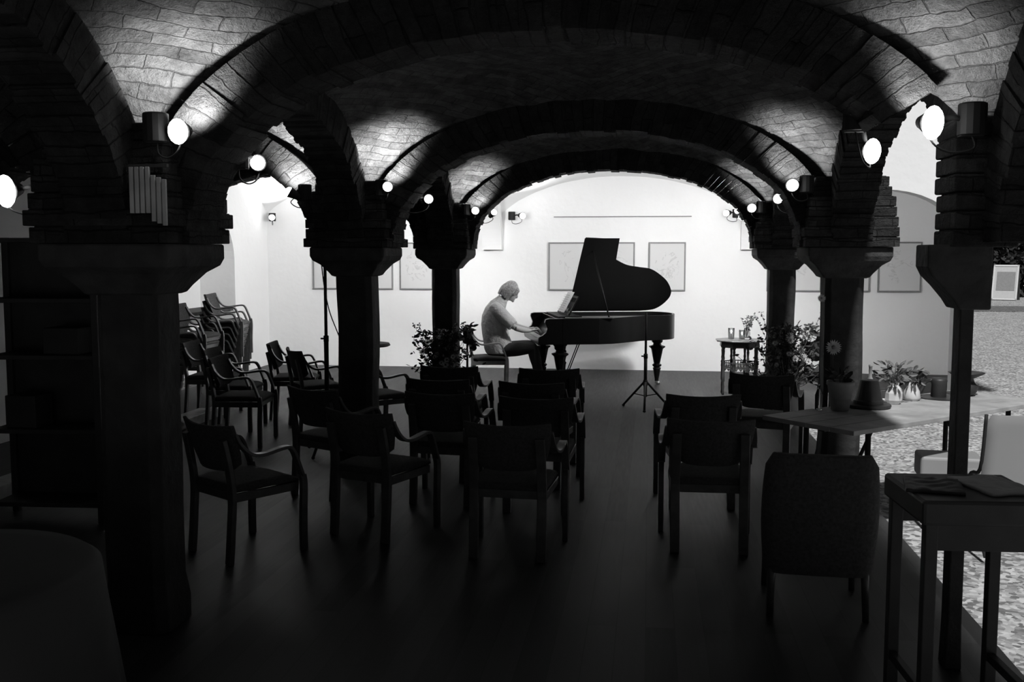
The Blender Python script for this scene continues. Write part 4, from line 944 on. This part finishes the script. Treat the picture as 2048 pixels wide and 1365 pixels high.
def shell_chair(label, x, y, rz, s_=1.0):
    t = thing('shell_chair', label, 'chair', (x, y, 0), rz)
    m = MB(); rs = []
    for k in range(9):
        q = k / 8; z = .36 + .50 * q; w_ = .235 - .0 * q - (.03 if k == 8 else .0); y_ = -.20 - .07 * q
        rs.append([(w_ * math.copysign(abs(math.cos(a)) ** .22, math.cos(a)), y_ + .008 * math.sin(a) + .04 * math.cos(a) ** 2, z) for a in [i / 28 * 2 * PI for i in range(28)]])
    m.rings(rs); m.build('backrest', M['canvas'], t, smooth=True, bevel=.004)
    m = MB(); m.box((0, .02, .43), (.44, .42, .02)); m.build('seat', M['canvas'], t, bevel=.008)
    for sx in (-1, 1):
        m = MB(); m.tube(smooth_path([(sx * .235, .22, 0), (sx * .225, .05, .42), (sx * .238, -.17, .52), (sx * .24, -.24, .86)], 5), .011, 8); m.build('leg', M['iron'], t, smooth=True)
        m = MB(); m.tube([(sx * .22, -.26, 0), (sx * .22, .12, .42)], .011, 8); m.build('leg', M['iron'], t, smooth=True)
    return t
shell_chair('large pale chair back cut by the right edge of the photo', 2.22, 6.42, R(2))
t = thing('low_stool', 'low pale stool standing under the long table on the gravel', 'stool', (2.02, 6.98, -.04), R(-6))
m = MB(); m.box((0, 0, .42), (.40, .28, .16)); m.build('seat', M['canvas'], t, bevel=.02, seg=3)
for sx in (-.16, .16):
    for sy in (-.1, .1): m = MB(); m.tube([(sx, sy, 0), (sx * .9, sy * .9, .36)], .014, 8); m.build('leg', M['iron'], t, smooth=True)

# ------------------------------------------------------------------ sign board in the yard
t = thing('sign_board', 'free standing A-shaped sign board on the gravel before the hedge', 'sign', (13.72, 41.0, -.04), R(-28)); t.scale = (1.05, 1.05, 1.05)
rt = Matrix.Rotation(R(-14), 3, 'X'); rb = Matrix.Rotation(R(14), 3, 'X')
m = MB(); m.box((0, -.17, .66), (.86, .03, 1.34), rt); m.build('front_panel', M['board'], t, bevel=.005)
m = MB(); c0 = Vector((0, -.17, .66)); 
for dx in (-.40, .40): m.box(c0 + rt @ Vector((dx, -.022, 0)), (.05, .02, 1.3), rt)
for dz in (-.63, .63): m.box(c0 + rt @ Vector((0, -.022, dz)), (.84, .02, .05), rt)
m.build('board_frame', M['ceramic'], t)
m = MB(); m.box(c0 + rt @ Vector((0.02, -.02, .05)), (.62, .012, .7), rt); m.build('poster', M['frame_wood'], t)
m = MB(); m.box((0, .17, .66), (.86, .03, 1.34), rb); m.build('rear_panel', M['dark_ply'], t, bevel=.005)

# ------------------------------------------------------------------ left aisle: dark shelf unit and slatted stand-in for a reflection
t = thing('display_cabinet', 'tall dark open cabinet against the left edge, beside the nearest pillar', 'cabinet', (-4.02, 6.25, 0), R(4))
for sx in (-.38, .38):
    for sy in (-.14, .14): m = MB(); m.box((sx, sy, .96), (.045, .045, 1.92)); m.build('post', M['dark_ply'], t, bevel=.004)
for z in (.12, .62, 1.12, 1.50, 1.90): m = MB(); m.box((0, 0, z), (.74, .30, .03)); m.build('shelf', M['dark_ply'], t, bevel=.003)
m = MB(); m.box((0, .15, 1.0), (.74, .012, 1.8)); m.build('back_panel', M['dark_ply'], t)
for x_, z_, w_, h_, lb in ((-.18, .635, .22, .22, 'dark box on the second shelf of the dark cabinet'), (.12, 1.135, .26, .18, 'wide dark box on the middle shelf of the dark cabinet')):
    o = MB().box((0, 0, h_ / 2), (w_, .2, h_)).build('storage_box', M['dark_ply'], bevel=.006); o.location = (-4.02 + x_, 6.25 + x_ * .07, z_); tag(o, lb, 'box')
t = thing('reflection_panel', 'narrow pale slatted panel imitating a glass reflection on the nearest left pillar', 'reflection panel', (-2.165, 4.12, 2.09))  # added slats shaped like a reflection in the glass, not a part of the pillar
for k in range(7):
    m = MB(); m.box((-.075 + .025 * k, -.008, -(.03 * k if k > 3 else 0) * .3), (.019, .012, .20)); m.build('slat', M['reflection_slats'], t, bevel=.002)
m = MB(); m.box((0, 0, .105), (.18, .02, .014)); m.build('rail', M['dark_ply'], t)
t = thing('cloth_table', 'round table under a long dark cloth, cut by the lower left corner', 'table', (-2.52, 3.12, 0))
m = MB(); n_ = 64; rs = []
for q, r in ((0, .02), (0, .45), (0.004, .54), (.03, .575), (.2, .60), (.45, .63), (.72, .66)):
    rs.append([((r + (q * .05) * math.sin(9 * a)) * math.cos(a), (r + (q * .05) * math.sin(9 * a)) * math.sin(a), .70 - q) for a in [k / n_ * 2 * PI for k in range(n_)]])
m.rings(rs); m.build('tablecloth', mat('dark grey cloth', .08, .95), t, smooth=True)
m = MB(); m.lathe([(.06, .0), (.06, .66)], n=12); m.lathe([(.3, 0), (.3, .03), (.07, .05)], n=20); m.build('pedestal', M['dark_ply'], t)
